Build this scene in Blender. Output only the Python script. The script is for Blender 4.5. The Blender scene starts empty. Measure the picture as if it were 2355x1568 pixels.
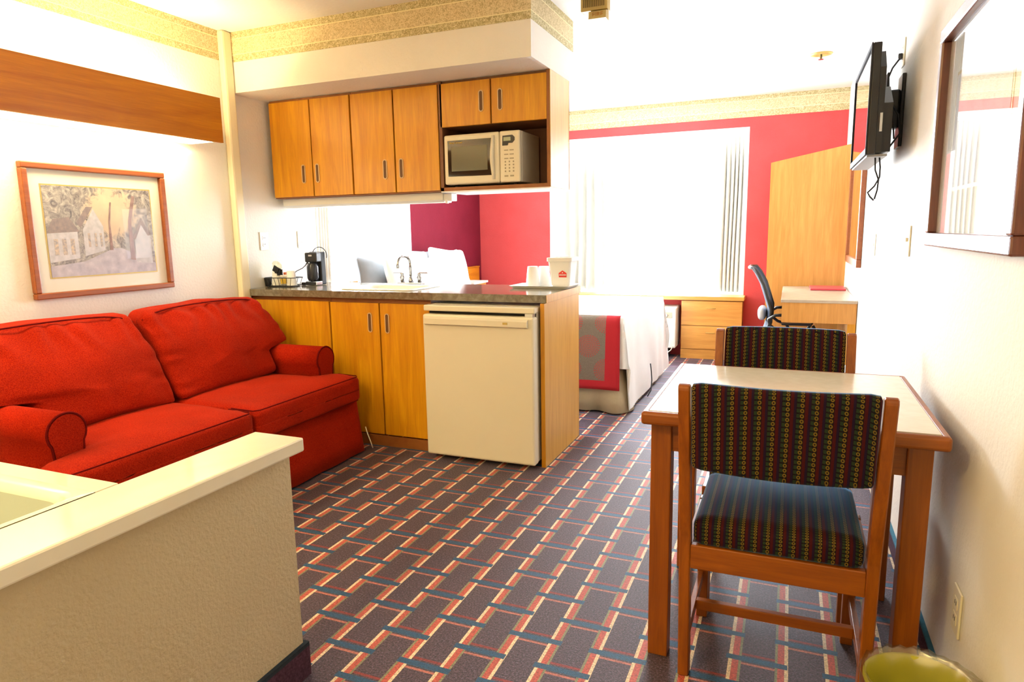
import bpy, bmesh, math, random
from mathutils import Vector, Matrix, noise
random.seed(7)
PI = math.pi
C = bpy.context.scene.collection
SC = bpy.context.scene

# ------------------------------------------------------------------ camera
yaw, pitch, roll = math.radians(22.6004), math.radians(9.2637), math.radians(-1.00065)
cy_, sy_, cp_, sp_ = math.cos(yaw), math.sin(yaw), math.cos(pitch), math.sin(pitch)
fwd = Vector((-sy_*cp_, cy_*cp_, -sp_)); rt = Vector((cy_, sy_, 0)); up = rt.cross(fwd)
cr_, sr_ = math.cos(roll), math.sin(roll)
r2 = cr_*rt + sr_*up; u2 = -sr_*rt + cr_*up
cam_d = bpy.data.cameras.new('camera'); cam = bpy.data.objects.new('camera', cam_d); C.objects.link(cam)
cam.matrix_world = Matrix(((r2.x, u2.x, -fwd.x, 0), (r2.y, u2.y, -fwd.y, 0), (r2.z, u2.z, -fwd.z, 1.22819), (0, 0, 0, 1)))
cam_d.sensor_width = 36; cam_d.lens = 1530.4/2355*36; cam_d.clip_start = 0.02
SC.camera = cam

# ------------------------------------------------------------------ exposure, sky, lights
SC.view_settings.view_transform = 'Standard'; SC.view_settings.look = 'None'
SC.view_settings.gamma = 1; SC.view_settings.use_curve_mapping = False
SC.view_settings.exposure = 0.0
w = bpy.data.worlds.new('World'); SC.world = w; w.use_nodes = True
bg = w.node_tree.nodes['Background']; bg.inputs[0].default_value = (0.86, 0.93, 1.0, 1); bg.inputs[1].default_value = 54

def area(name, loc, rot, sx, sy, power, col=(1, 1, 1), portal=False):
    d = bpy.data.lights.new(name, 'AREA'); d.shape = 'RECTANGLE'; d.size = sx; d.size_y = sy
    d.energy = power; d.color = col
    o = bpy.data.objects.new(name, d); o.location = loc; o.rotation_euler = rot; C.objects.link(o)
    if portal: d.cycles.is_portal = True
    return o
# daylight: sky seen through the two windows (portals only guide the sampling)
area('window_far_portal', (-1.35, 6.97, 1.38), (-PI/2, 0, 0), 1.94, 1.52, 1, portal=True)
area('window_side_portal', (-3.37, 4.54, 1.5), (0, -PI/2, 0), 1.28, 1.32, 1, portal=True)
# warm fill light added behind the camera, out of view
area('added_fill_light', (-1.3, -0.5, 2.36), (0, 0, 0), 0.5, 0.5, 62, (1.0, 0.70, 0.27))

# ------------------------------------------------------------------ node maths helper
class S:
    def __init__(s, nt, sock): s.nt, s.k = nt, sock
    def _m(s, op, *a, clamp=False):
        n = s.nt.nodes.new('ShaderNodeMath'); n.operation = op; n.use_clamp = clamp
        for i, v in enumerate((s,)+a):
            if isinstance(v, S): s.nt.links.new(v.k, n.inputs[i])
            else: n.inputs[i].default_value = v
        return S(s.nt, n.outputs[0])
    def __add__(s, o): return s._m('ADD', o)
    def __sub__(s, o): return s._m('SUBTRACT', o)
    def __mul__(s, o): return s._m('MULTIPLY', o)
    def __truediv__(s, o): return s._m('DIVIDE', o)
    def mod(s, p): return s._m('FLOORED_MODULO', p)
    def lt(s, v): return s._m('LESS_THAN', v)
    def gt(s, v): return s._m('GREATER_THAN', v)
    def abs(s): return s._m('ABSOLUTE')
    def sqrt(s): return s._m('SQRT')
    def sin(s): return s._m('SINE')
    def atan2(s, o): return s._m('ARCTAN2', o)
    def floor(s): return s._m('FLOOR')
    def max(s, o): return s._m('MAXIMUM', o)
    def min(s, o): return s._m('MINIMUM', o)
    def band(s, a, b): return s.gt(a)*s.lt(b)

def mat(name, col=(0.8, 0.8, 0.8), rough=0.5, metal=0.0, spec=0.5, emit=None, estr=0, trans=0, sheen=0, coat=0):
    m = bpy.data.materials.new(name); m.use_nodes = True
    p = m.node_tree.nodes['Principled BSDF']
    p.inputs['Base Color'].default_value = (*col, 1); p.inputs['Roughness'].default_value = rough
    p.inputs['Metallic'].default_value = metal; p.inputs['Specular IOR Level'].default_value = spec
    p.inputs['Transmission Weight'].default_value = trans
    p.inputs['Sheen Weight'].default_value = sheen; p.inputs['Coat Weight'].default_value = coat
    if emit: p.inputs['Emission Color'].default_value = (*emit, 1); p.inputs['Emission Strength'].default_value = estr
    return m
def P(m): return m.node_tree.nodes['Principled BSDF']
def coords(m, kind='Object'):
    nt = m.node_tree
    tc = nt.nodes.new('ShaderNodeTexCoord'); sx = nt.nodes.new('ShaderNodeSeparateXYZ')
    nt.links.new(tc.outputs[kind], sx.inputs[0])
    return tc.outputs[kind], S(nt, sx.outputs[0]), S(nt, sx.outputs[1]), S(nt, sx.outputs[2])
def wcoords(m):
    nt = m.node_tree
    g = nt.nodes.new('ShaderNodeNewGeometry'); sx = nt.nodes.new('ShaderNodeSeparateXYZ')
    nt.links.new(g.outputs['Position'], sx.inputs[0])
    return g.outputs['Position'], S(nt, sx.outputs[0]), S(nt, sx.outputs[1]), S(nt, sx.outputs[2])
def mapped(m, vec, scale):
    n = m.node_tree.nodes.new('ShaderNodeMapping'); n.inputs['Scale'].default_value = scale
    m.node_tree.links.new(vec, n.inputs[0]); return n.outputs[0]
def tex_noise(m, vec, scale=10, detail=3, rough=0.5, dist=0):
    n = m.node_tree.nodes.new('ShaderNodeTexNoise'); n.inputs['Scale'].default_value = scale
    n.inputs['Detail'].default_value = detail; n.inputs['Roughness'].default_value = rough; n.inputs['Distortion'].default_value = dist
    m.node_tree.links.new(vec, n.inputs['Vector']); return n.outputs['Fac']
def ramp(m, fac, stops):
    n = m.node_tree.nodes.new('ShaderNodeValToRGB'); e = n.color_ramp.elements
    while len(e) > 1: e.remove(e[-1])
    e[0].position = stops[0][0]; e[0].color = (*stops[0][1], 1)
    for p_, c_ in stops[1:]:
        q = e.new(p_); q.color = (*c_, 1)
    m.node_tree.links.new(fac.k if isinstance(fac, S) else fac, n.inputs[0]); return n.outputs[0]
def mixc(m, fac, a, b, mode='MIX'):
    n = m.node_tree.nodes.new('ShaderNodeMix'); n.data_type = 'RGBA'; n.blend_type = mode
    for sock, v in ((n.inputs[0], fac), (n.inputs[6], a), (n.inputs[7], b)):
        if isinstance(v, S): v = v.k
        if isinstance(v, (int, float)): sock.default_value = v
        elif isinstance(v, tuple): sock.default_value = (*v, 1)
        else: m.node_tree.links.new(v, sock)
    return n.outputs[2]
def setcol(m, sock): m.node_tree.links.new(sock, P(m).inputs['Base Color'])
def bump(m, h, strength=0.3, dist=0.002):
    n = m.node_tree.nodes.new('ShaderNodeBump'); n.inputs['Strength'].default_value = strength; n.inputs['Distance'].default_value = dist
    m.node_tree.links.new(h.k if isinstance(h, S) else h, n.inputs['Height']); m.node_tree.links.new(n.outputs[0], P(m).inputs['Normal'])

def noisy(name, c1, c2, scale=8, rough=0.6, bstr=0, bscale=200, bdist=0.001, **k):
    m = mat(name, c1, rough, **k); v, x, y, z = coords(m)
    setcol(m, ramp(m, tex_noise(m, v, scale, 4), [(0.3, c1), (0.7, c2)]))
    if bstr: bump(m, tex_noise(m, v, bscale, 3), bstr, bdist)
    return m
def wood(name, c1, c2, axis='Z', rough=0.38, fine=1.0, coat=0.15, rnd=True):
    m = mat(name, c1, rough, coat=coat); P(m).inputs['Coat Roughness'].default_value = 0.25
    v, x, y, z = coords(m)
    sc = {'Z': (9, 9, 0.7), 'X': (0.7, 9, 9), 'Y': (9, 0.7, 9)}[axis]
    a = tex_noise(m, mapped(m, v, tuple(s_*fine for s_ in sc)), 2.2, 5, 0.6, 0.9)
    sc2 = {'Z': (90, 90, 2.5), 'X': (2.5, 90, 90), 'Y': (90, 2.5, 90)}[axis]
    b = tex_noise(m, mapped(m, v, sc2), 3, 2)
    k1 = ramp(m, a, [(0.32, c1), (0.5, tuple((p+q)/2 for p, q in zip(c1, c2))), (0.68, c2)])
    k2 = ramp(m, b, [(0.3, (0.86, 0.84, 0.8)), (0.7, (1, 1, 1))])
    setcol(m, mixc(m, 1.0, k1, k2, 'MULTIPLY'))
    return m

# ------------------------------------------------------------------ materials
M = {}
M['wall'] = noisy('wall_paint', (0.80, 0.77, 0.70), (0.84, 0.81, 0.74), 3, 0.75, 0.45, 75, 0.004)
M['tubwall'] = noisy('tub_wall_paint', (0.54, 0.46, 0.30), (0.58, 0.50, 0.33), 3, 0.8, 0.6, 110, 0.005)
M['ceil'] = noisy('ceiling_paint', (0.82, 0.80, 0.76), (0.86, 0.84, 0.80), 3, 0.8, 0.3, 60, 0.003)
M['white'] = noisy('white_paint', (0.85, 0.84, 0.80), (0.88, 0.87, 0.83), 4, 0.5)
M['trim'] = noisy('cream_trim', (0.80, 0.72, 0.48), (0.84, 0.76, 0.52), 4, 0.5)
RED1, RED2 = (0.52, 0.06, 0.06), (0.58, 0.075, 0.075)
M['redwall'] = noisy('red_wall_paint', RED1, RED2, 3, 0.8, 0.4, 75, 0.004, spec=0.25)
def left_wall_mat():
    m = mat('left_wall_paint_shade', rough=0.85, spec=0.12); v, x, y, z = wcoords(m)
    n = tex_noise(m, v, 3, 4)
    a = ramp(m, n, [(0.3, (0.80, 0.77, 0.70)), (0.7, (0.84, 0.81, 0.74))]); b = ramp(m, n, [(0.3, (0.125, 0.007, 0.017)), (0.7, (0.155, 0.009, 0.021))])  # bedroom stretch: red wall darkened, its shade put into the colour
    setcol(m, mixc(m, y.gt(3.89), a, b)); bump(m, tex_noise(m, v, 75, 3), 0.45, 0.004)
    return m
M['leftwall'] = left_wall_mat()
def border_mat():
    m = mat('wallpaper_border', rough=0.7); v, x, y, z = wcoords(m)
    n = tex_noise(m, v, 95, 3, 0.6, 1.5)
    base = ramp(m, n, [(0.40, (0.46, 0.36, 0.18)), (0.50, (0.66, 0.54, 0.30)), (0.58, (0.74, 0.62, 0.38))])
    edge = ramp(m, n, [(0.40, (0.34, 0.28, 0.12)), (0.52, (0.54, 0.46, 0.23)), (0.62, (0.74, 0.66, 0.42))])
    e = z.gt(2.374).max(z.lt(2.281)); c = mixc(m, e, base, edge)
    c = mixc(m, z.band(2.281, 2.286).max(z.band(2.369, 2.374)), c, (0.82, 0.74, 0.45))
    setcol(m, c); return m
M['border'] = border_mat()
M['maple'] = wood('honey_maple_laminate', (0.56, 0.21, 0.002), (0.76, 0.36, 0.006), 'Z', coat=0.05)
M['maple_h'] = wood('honey_maple_horizontal', (0.42, 0.125, 0.003), (0.58, 0.21, 0.006), 'Y', coat=0.0)
M['maple_x'] = wood('honey_maple_horizontal_x', (0.56, 0.24, 0.04), (0.72, 0.35, 0.07), 'X')
M['cream_wood'] = wood('pale_maple_panel', (0.60, 0.31, 0.05), (0.72, 0.41, 0.085), 'Z')
M['closet'] = wood('closet_maple', (0.56, 0.24, 0.045), (0.70, 0.34, 0.08), 'Z')
M['edge'] = noisy('dark_cabinet_edge', (0.24, 0.075, 0.012), (0.30, 0.10, 0.018), 20, 0.5)
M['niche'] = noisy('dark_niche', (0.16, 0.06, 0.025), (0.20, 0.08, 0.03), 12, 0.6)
M['chair_wood'] = wood('chair_oak', (0.22, 0.052, 0.0015), (0.34, 0.092, 0.003), 'Z', 0.38, 2.0, 0.0)
M['chair_wood_x'] = wood('chair_oak_rail', (0.22, 0.052, 0.0015), (0.34, 0.092, 0.003), 'X', 0.38, 2.0, 0.0)
M['cherry'] = wood('cherry_frame', (0.25, 0.06, 0.010), (0.34, 0.09, 0.016), 'Y', 0.4, 2)
M['mahog'] = wood('mahogany_frame', (0.10, 0.022, 0.014), (0.17, 0.04, 0.022), 'Z', 0.3, 3, 0.5)
M['pull_ring'] = mat('pull_ring', (0.62, 0.42, 0.20), 0.4)
M['pull_dark'] = mat('pull_recess', (0.13, 0.055, 0.015), 0.6)
M['appl'] = noisy('cream_appliance', (0.76, 0.70, 0.54), (0.79, 0.73, 0.57), 2, 0.32)
M['appl_w'] = noisy('white_appliance', (0.78, 0.76, 0.68), (0.80, 0.78, 0.70), 2, 0.35)
M['grey_pl'] = mat('grey_plastic', (0.3, 0.3, 0.3), 0.5)
M['black'] = noisy('black_plastic', (0.012, 0.012, 0.013), (0.018, 0.018, 0.02), 10, 0.35)
M['black_gloss'] = mat('black_gloss', (0.006, 0.006, 0.008), 0.06)
M['black_m'] = mat('black_matte', (0.012, 0.012, 0.014), 0.7)
M['chrome'] = mat('chrome', (0.42, 0.42, 0.42), 0.12, 1.0)
M['steel'] = noisy('brushed_steel', (0.70, 0.68, 0.62), (0.76, 0.74, 0.68), 30, 0.28, metal=0.7)
M['lens'] = mat('acrylic_diffuser', (0.9, 0.88, 0.8), 0.5, emit=(1.0, 0.84, 0.50), estr=14)
M['tube'] = mat('fluorescent_tube', (0.9, 0.9, 0.85), 0.5, emit=(1.0, 0.83, 0.46), estr=80)
M['off_lens'] = mat('unlit_diffuser', (0.82, 0.80, 0.72), 0.35)
M['mat_board'] = noisy('mat_board', (0.80, 0.78, 0.68), (0.83, 0.81, 0.71), 4, 0.7)
M['gold'] = mat('gold_fillet', (0.55, 0.40, 0.12), 0.4, 0.4)
M['screen'] = mat('switched_off_screen', (0.01, 0.01, 0.012), 0.03, spec=1.0, coat=1.0)
M['silver'] = mat('silver_plastic', (0.62, 0.64, 0.66), 0.3, 0.3)
M['plate'] = mat('cream_plate', (0.80, 0.74, 0.55), 0.4)
M['plate_w'] = mat('white_plate', (0.84, 0.82, 0.72), 0.4)
M['marble'] = noisy('cultured_marble', (0.82, 0.78, 0.62), (0.87, 0.84, 0.72), 2.2, 0.14, coat=0.5)
M['marble'].node_tree.nodes['Noise Texture'].inputs['Distortion'].default_value = 2.0
M['basin'] = mat('acrylic_basin', (0.40, 0.45, 0.40), 0.2, coat=0.4)
M['linen'] = noisy('white_linen', (0.84, 0.83, 0.80), (0.88, 0.87, 0.84), 6, 0.85, 0.15, 30, 0.004)
M['taupe'] = noisy('taupe_bed_skirt', (0.44, 0.36, 0.22), (0.52, 0.43, 0.28), 5, 0.85, 0.3, 25, 0.01)
M['greyfab'] = noisy('grey_pillow', (0.20, 0.22, 0.24), (0.26, 0.28, 0.30), 6, 0.85)
M['curtain'] = noisy('curtain_cloth', (0.70, 0.70, 0.64), (0.77, 0.77, 0.71), 6, 0.85)
M['mesh'] = noisy('office_mesh', (0.02, 0.035, 0.07), (0.05, 0.08, 0.14), 200, 0.75)
M['red_paper'] = mat('red_folder', (0.65, 0.06, 0.08), 0.35)
M['red_print'] = mat('red_print', (0.75, 0.04, 0.03), 0.5)
M['cup'] = mat('white_foam', (0.85, 0.84, 0.80), 0.6)
M['orange'] = mat('orange_packet', (0.75, 0.16, 0.02), 0.45)
M['yellow'] = mat('yellow_print', (0.75, 0.50, 0.06), 0.5)
M['lilac'] = mat('pale_lilac_wrap', (0.72, 0.66, 0.78), 0.4)
M['lcd'] = mat('lcd_green', (0.40, 0.44, 0.28), 0.3)
M['taupe_pl'] = mat('taupe_print', (0.38, 0.33, 0.22), 0.5)
M['amber'] = mat('amber_letter', (0.42, 0.16, 0.01), 0.5)
M['alarm'] = mat('aged_cream_plastic', (0.52, 0.36, 0.10), 0.5)
M['alarm_d'] = mat('alarm_slot', (0.16, 0.10, 0.02), 0.6)
M['teal'] = noisy('teal_binding', (0.02, 0.13, 0.22), (0.03, 0.18, 0.28), 90, 0.9)
M['navy'] = noisy('navy_binding', (0.005, 0.012, 0.02), (0.01, 0.022, 0.035), 90, 0.9)
M['coffee_dark'] = mat('glass_carafe', (0.02, 0.022, 0.03), 0.1)
M['bin'] = mat('lime_bin', (0.42, 0.40, 0.02), 0.45)

def mirror_mat():
    m = mat('mirror_silver', (0.9, 0.9, 0.9), 0.01, 1.0); return m
M['mirror'] = mirror_mat()
def glass_mat(name, rough=0.0, gloss=(0.9, 0.95, 1.0), tint=(1, 1, 1), fac=None, base=0.05):
    m = bpy.data.materials.new(name); m.use_nodes = True; nt = m.node_tree
    nt.nodes.remove(nt.nodes['Principled BSDF']); out = nt.nodes['Material Output']
    t = nt.nodes.new('ShaderNodeBsdfTransparent'); t.inputs[0].default_value = (*tint, 1)
    g = nt.nodes.new('ShaderNodeBsdfGlossy'); g.inputs['Roughness'].default_value = rough; g.inputs[0].default_value = (*gloss, 1)
    mx = nt.nodes.new('ShaderNodeMixShader')
    if fac is None:   # thin-pane reflectance, the same from both sides
        ge = nt.nodes.new('ShaderNodeNewGeometry'); dt = nt.nodes.new('ShaderNodeVectorMath'); dt.operation = 'DOT_PRODUCT'
        nt.links.new(ge.outputs['Incoming'], dt.inputs[0]); nt.links.new(ge.outputs['Normal'], dt.inputs[1])
        c1 = (S(nt, dt.outputs['Value']).abs()*-1.0 + 1.0)._m('POWER', 5.0)
        nt.links.new((c1*0.9 + base).k, mx.inputs[0])
    else: mx.inputs[0].default_value = fac
    nt.links.new(t.outputs[0], mx.inputs[1]); nt.links.new(g.outputs[0], mx.inputs[2]); nt.links.new(mx.outputs[0], out.inputs[0])
    return m
M['glass'] = glass_mat('window_glass')
M['pic_glass'] = glass_mat('picture_glass', base=0.05); M['ar_glass'] = glass_mat('low_reflection_glass', base=0.006)
M['liner'] = glass_mat('clear_liner', 0.25, (0.9, 0.9, 0.8), (0.93, 0.92, 0.8), 0.22)

def carpet_mat(name='patterned_carpet'):
    m = mat(name, rough=0.58, spec=0.30, sheen=0.10); v, x, y, z = wcoords(m)
    P(m).inputs['Sheen Roughness'].default_value = 0.5
    u = (x + 0.875).mod(0.255); t = y - 1.627
    d1 = ((t + 0.12).mod(0.24) - 0.12); d2 = (t.mod(0.24) - 0.12)
    field = ramp(m, tex_noise(m, v, 170, 3, 0.8), [(0.36, (0.010, 0.005, 0.012)), (0.50, (0.052, 0.030, 0.050)), (0.56, (0.10, 0.05, 0.065)), (0.66, (0.10, 0.10, 0.17))])
    f1 = u.band(0.035, 0.125); f2 = u.gt(0.16)
    pink = (f1*d1.band(-0.027, -0.018)).max(f2*d2.band(-0.027, -0.018))
    dred = (f1*d1.band(0.018, 0.028)).max(f2*d2.band(0.018, 0.028))
    c = mixc(m, pink, field, (0.42, 0.13, 0.10)); c = mixc(m, dred, c, (0.22, 0.022, 0.022))
    wht = u.lt(0.010).max(u.band(0.150, 0.160))
    red = u.band(0.010, 0.028).max(u.band(0.132, 0.150))
    grn = u.band(0.028, 0.035).max(u.band(0.125, 0.132))
    c = mixc(m, wht, c, (0.70, 0.56, 0.36)); c = mixc(m, red, c, (0.44, 0.075, 0.045)); c = mixc(m, grn, c, (0.20, 0.20, 0.10))
    b1 = u.lt(0.158).max(u.gt(0.248))*d1.abs().lt(0.0115)
    b2 = u.gt(0.123).max(u.lt(0.038))*d2.abs().lt(0.0115)
    c = mixc(m, b1.max(b2), c, (0.004, 0.062, 0.145))
    sp = ramp(m, tex_noise(m, v, 150, 3, 0.85), [(0.32, (0.40, 0.40, 0.42)), (0.5, (0.95, 0.95, 0.95)), (0.68, (1.55, 1.5, 1.5))])
    setcol(m, mixc(m, 1.0, c, sp, 'MULTIPLY')); bump(m, tex_noise(m, v, 420, 2), 0.5, 0.003)
    return m
M['carpet'] = carpet_mat()
M['cove'] = noisy('carpet_cove', (0.045, 0.02, 0.035), (0.10, 0.05, 0.08), 160, 0.95, spec=0.1)

def chair_fabric():
    m = mat('woven_stripe_upholstery', rough=0.85, sheen=0.8, spec=0.12); v, x, y, z = coords(m)
    P(m).inputs['Sheen Roughness'].default_value = 0.28; P(m).inputs['Sheen Tint'].default_value = (0.30, 0.62, 1.0, 1)  # blue tint puts the sky's reflection into the fabric's sheen colour
    u = x.mod(0.030); r = (y + z).mod(0.0105) - 0.00525
    def ring(cx, rr, wd):
        d = ((u - cx)*(u - cx) + r*r).sqrt(); return (d - rr).abs().lt(wd)
    base = ramp(m, tex_noise(m, v, 500, 2), [(0.4, (0.004, 0.003, 0.005)), (0.6, (0.013, 0.008, 0.010))])
    c = mixc(m, u.band(0.018, 0.025), base, (0.045, 0.004, 0.006))
    c = mixc(m, u.band(0.025, 0.030), c, (0.014, 0.005, 0.02))
    c = mixc(m, u.band(0.001, 0.008)*r.abs().lt(0.0037), c, (0.018, 0.032, 0.014))
    c = mixc(m, ring(0.0125, 0.0030, 0.0012), c, (0.15, 0.095, 0.012))
    setcol(m, c); return m
M['chairfab'] = chair_fabric()

def sofa_mat():
    m = mat('brick_red_upholstery', rough=0.9, sheen=0.08, spec=0.05); v, x, y, z = wcoords(m)
    P(m).inputs['Sheen Tint'].default_value = (1, 0.35, 0.2, 1)
    n = tex_noise(m, v, 260, 2, 0.7); n2 = tex_noise(m, v, 5, 3)
    a = ramp(m, n, [(0.35, (0.24, 0.006, 0.0015)), (0.65, (0.41, 0.020, 0.003))])
    b = ramp(m, n2, [(0.3, (0.85, 0.85, 0.85)), (0.7, (1.05, 1.05, 1.05))])
    setcol(m, mixc(m, 1.0, a, b, 'MULTIPLY')); bump(m, n, 0.35, 0.0015); return m
M['sofa'] = sofa_mat()
M['piping'] = noisy('dark_red_piping', (0.11, 0.004, 0.003), (0.14, 0.006, 0.004), 50, 0.9, spec=0.05)

def counter_mat():
    m = mat('stone_look_laminate', rough=0.12, spec=0.9); v, x, y, z = wcoords(m)
    n = tex_noise(m, v, 28, 6, 0.65, 0.6)
    setcol(m, ramp(m, n, [(0.3, (0.10, 0.085, 0.06)), (0.5, (0.17, 0.145, 0.09)), (0.68, (0.24, 0.21, 0.15))]))
    return m
M['counter'] = counter_mat()
M['tabletop'] = noisy('beige_table_laminate', (0.70, 0.62, 0.46), (0.76, 0.68, 0.52), 30, 0.2, spec=0.8)
M['desktop'] = noisy('grey_beige_laminate', (0.42, 0.33, 0.24), (0.47, 0.38, 0.28), 20, 0.25)

def runner_mat():
    m = mat('embroidered_runner', rough=0.8); v, x, y, z = wcoords(m)
    sgl = z.max(0.0)
    V = z + (y - 4.33)          # unrolls over the mattress edge
    def burst(cx, cz, R):
        dx = x - cx; dz = V - cz; r = (dx*dx + dz*dz).sqrt(); a = dz.atan2(dx)
        spokes = (a*28.0).sin().gt(-0.15); rings = (r*420.0).sin().gt(-0.6)
        return (r.lt(R)*spokes*rings)*((a*57.0).sin().gt(-0.8))
    e = None
    for k in range(-1, 9):
        for j in range(-1, 6):
            if j > 1 and k > 3: continue
            cx = -1.235 - 0.125*j; cz = 0.44 + 0.35*k + (0.175 if j % 2 else 0)
            if cz > 1.7 or cz < 0.1: continue
            b = burst(cx, cz, 0.082); e = b if e is None else e.max(b)
    n = tex_noise(m, v, 200, 2)
    base = ramp(m, n, [(0.3, (0.15, 0.115, 0.08)), (0.7, (0.20, 0.155, 0.115))])
    c = mixc(m, e, base, (0.42, 0.035, 0.03))
    c = mixc(m, x.gt(-1.115).max(x.lt(-1.67)).max(z.lt(0.228)), c, (0.42, 0.004, 0.012))
    setcol(m, c); return m
M['runner'] = runner_mat()

def print_mat():
    m = mat('street_print', rough=0.6); v, x, y, z = wcoords(m)
    n1 = tex_noise(m, v, 26, 6, 0.7, 1.2); n2 = tex_noise(m, v, 9, 3)
    leaf = ramp(m, n1, [(0.34, (0.13, 0.12, 0.14)), (0.5, (0.34, 0.31, 0.30)), (0.66, (0.60, 0.55, 0.50))])
    sky = ramp(m, n2, [(0.3, (0.62, 0.48, 0.36)), (0.7, (0.74, 0.60, 0.42))])
    dx = (y - 2.34)/0.13; dz = (z - 1.36)/0.12; r = dx*dx + dz*dz
    c = mixc(m, (r*-1.0 + 1.25 + (S(m.node_tree, n1) - 0.5)*2.5)._m('MULTIPLY', 1.5, clamp=True), leaf, sky)
    setcol(m, c); return m
M['print'] = print_mat()
M['p_wall'] = noisy('print_house_wall', (0.48, 0.48, 0.52), (0.66, 0.64, 0.68), 40, 0.7)
M['p_roof'] = noisy('print_roof', (0.24, 0.21, 0.23), (0.36, 0.28, 0.27), 60, 0.7)
M['p_road'] = noisy('print_road', (0.40, 0.38, 0.46), (0.60, 0.56, 0.62), 30, 0.7)
M['p_trunk'] = noisy('print_trunk', (0.26, 0.17, 0.17), (0.40, 0.28, 0.27), 40, 0.7)
M['p_win'] = noisy('print_window', (0.70, 0.56, 0.42), (0.30, 0.30, 0.36), 90, 0.7)
M['print2'] = noisy('pale_print', (0.62, 0.58, 0.52), (0.72, 0.68, 0.64), 12, 0.6)

# ------------------------------------------------------------------ mesh helpers
def nb(): return bmesh.new()
def box(bm, x0, x1, y0, y1, z0, z1, mi=0):
    vs = [bm.verts.new(c) for c in ((x0, y0, z0), (x1, y0, z0), (x1, y1, z0), (x0, y1, z0), (x0, y0, z1), (x1, y0, z1), (x1, y1, z1), (x0, y1, z1))]
    fs = []
    for f in ((0, 3, 2, 1), (4, 5, 6, 7), (0, 1, 5, 4), (1, 2, 6, 5), (2, 3, 7, 6), (3, 0, 4, 7)):
        q = bm.faces.new([vs[i] for i in f]); q.material_index = mi; fs.append(q)
    return vs
def bbox(bm, x0, x1, y0, y1, z0, z1, b=0.004, seg=2, mi=0):
    t = bmesh.new(); box(t, x0, x1, y0, y1, z0, z1, mi)
    bmesh.ops.bevel(t, geom=t.edges[:], offset=b, segments=seg, affect='EDGES', profile=0.5)
    for f in t.faces: f.material_index = mi
    me = bpy.data.meshes.new('t'); t.to_mesh(me); t.free(); bm.from_mesh(me); bpy.data.meshes.remove(me)
def prism(bm, pts, axis, a, b, mi=0):
    """extrude a 2-D outline along an axis; pts are the two other coords in xyz order"""
    def v3(p, t):
        if axis == 'x': return (t, p[0], p[1])
        if axis == 'y': return (p[0], t, p[1])
        return (p[0], p[1], t)
    A = [bm.verts.new(v3(p, a)) for p in pts]; B = [bm.verts.new(v3(p, b)) for p in pts]
    n = len(pts); fs = [bm.faces.new(A), bm.faces.new(B[::-1])]
    for i in range(n): fs.append(bm.faces.new([A[i], B[i], B[(i+1) % n], A[(i+1) % n]]))
    for f in fs: f.material_index = mi
    bmesh.ops.recalc_face_normals(bm, faces=fs)
def tube(bm, pts, r, n=8, closed=False, mi=0):
    pts = [Vector(p) for p in pts]; rings = []; prev = None; N = len(pts)
    for i, p in enumerate(pts):
        if closed: t = (pts[(i+1) % N] - pts[i-1]).normalized()
        else: t = (pts[min(i+1, N-1)] - pts[max(i-1, 0)]).normalized()
        if prev is None:
            a = Vector((0, 0, 1)) if abs(t.z) < 0.9 else Vector((1, 0, 0)); e1 = t.cross(a).normalized()
        else: e1 = (prev - t*prev.dot(t)).normalized()
        prev = e1; e2 = t.cross(e1)
        rr = r[i] if isinstance(r, (list, tuple)) else r
        rings.append([bm.verts.new(p + e1*rr*math.cos(2*PI*k/n) + e2*rr*math.sin(2*PI*k/n)) for k in range(n)])
    for i in range(N if closed else N-1):
        A, B = rings[i], rings[(i+1) % N]
        for k in range(n):
            f = bm.faces.new([A[k], A[(k+1) % n], B[(k+1) % n], B[k]]); f.material_index = mi; f.smooth = True
    if not closed:
        for q in (rings[0][::-1], rings[-1]):
            f = bm.faces.new(q); f.material_index = mi
def lathe(bm, prof, c=(0, 0, 0), n=24, mi=0, axis='z', caps=True):
    rings = []
    for r, h in prof:
        ring = []
        for k in range(n):
            a = 2*PI*k/n; p = (r*math.cos(a), r*math.sin(a), h)
            if axis == 'x': p = (h, p[0], p[1])
            if axis == 'y': p = (p[0], h, p[1])
            ring.append(bm.verts.new(Vector(p) + Vector(c)))
        rings.append(ring)
    for i in range(len(rings)-1):
        for k in range(n):
            f = bm.faces.new([rings[i][k], rings[i][(k+1) % n], rings[i+1][(k+1) % n], rings[i+1][k]]); f.material_index = mi; f.smooth = True
    if caps:
        for q in (rings[0][::-1], rings[-1]):
            f = bm.faces.new(q); f.material_index = mi
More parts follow.
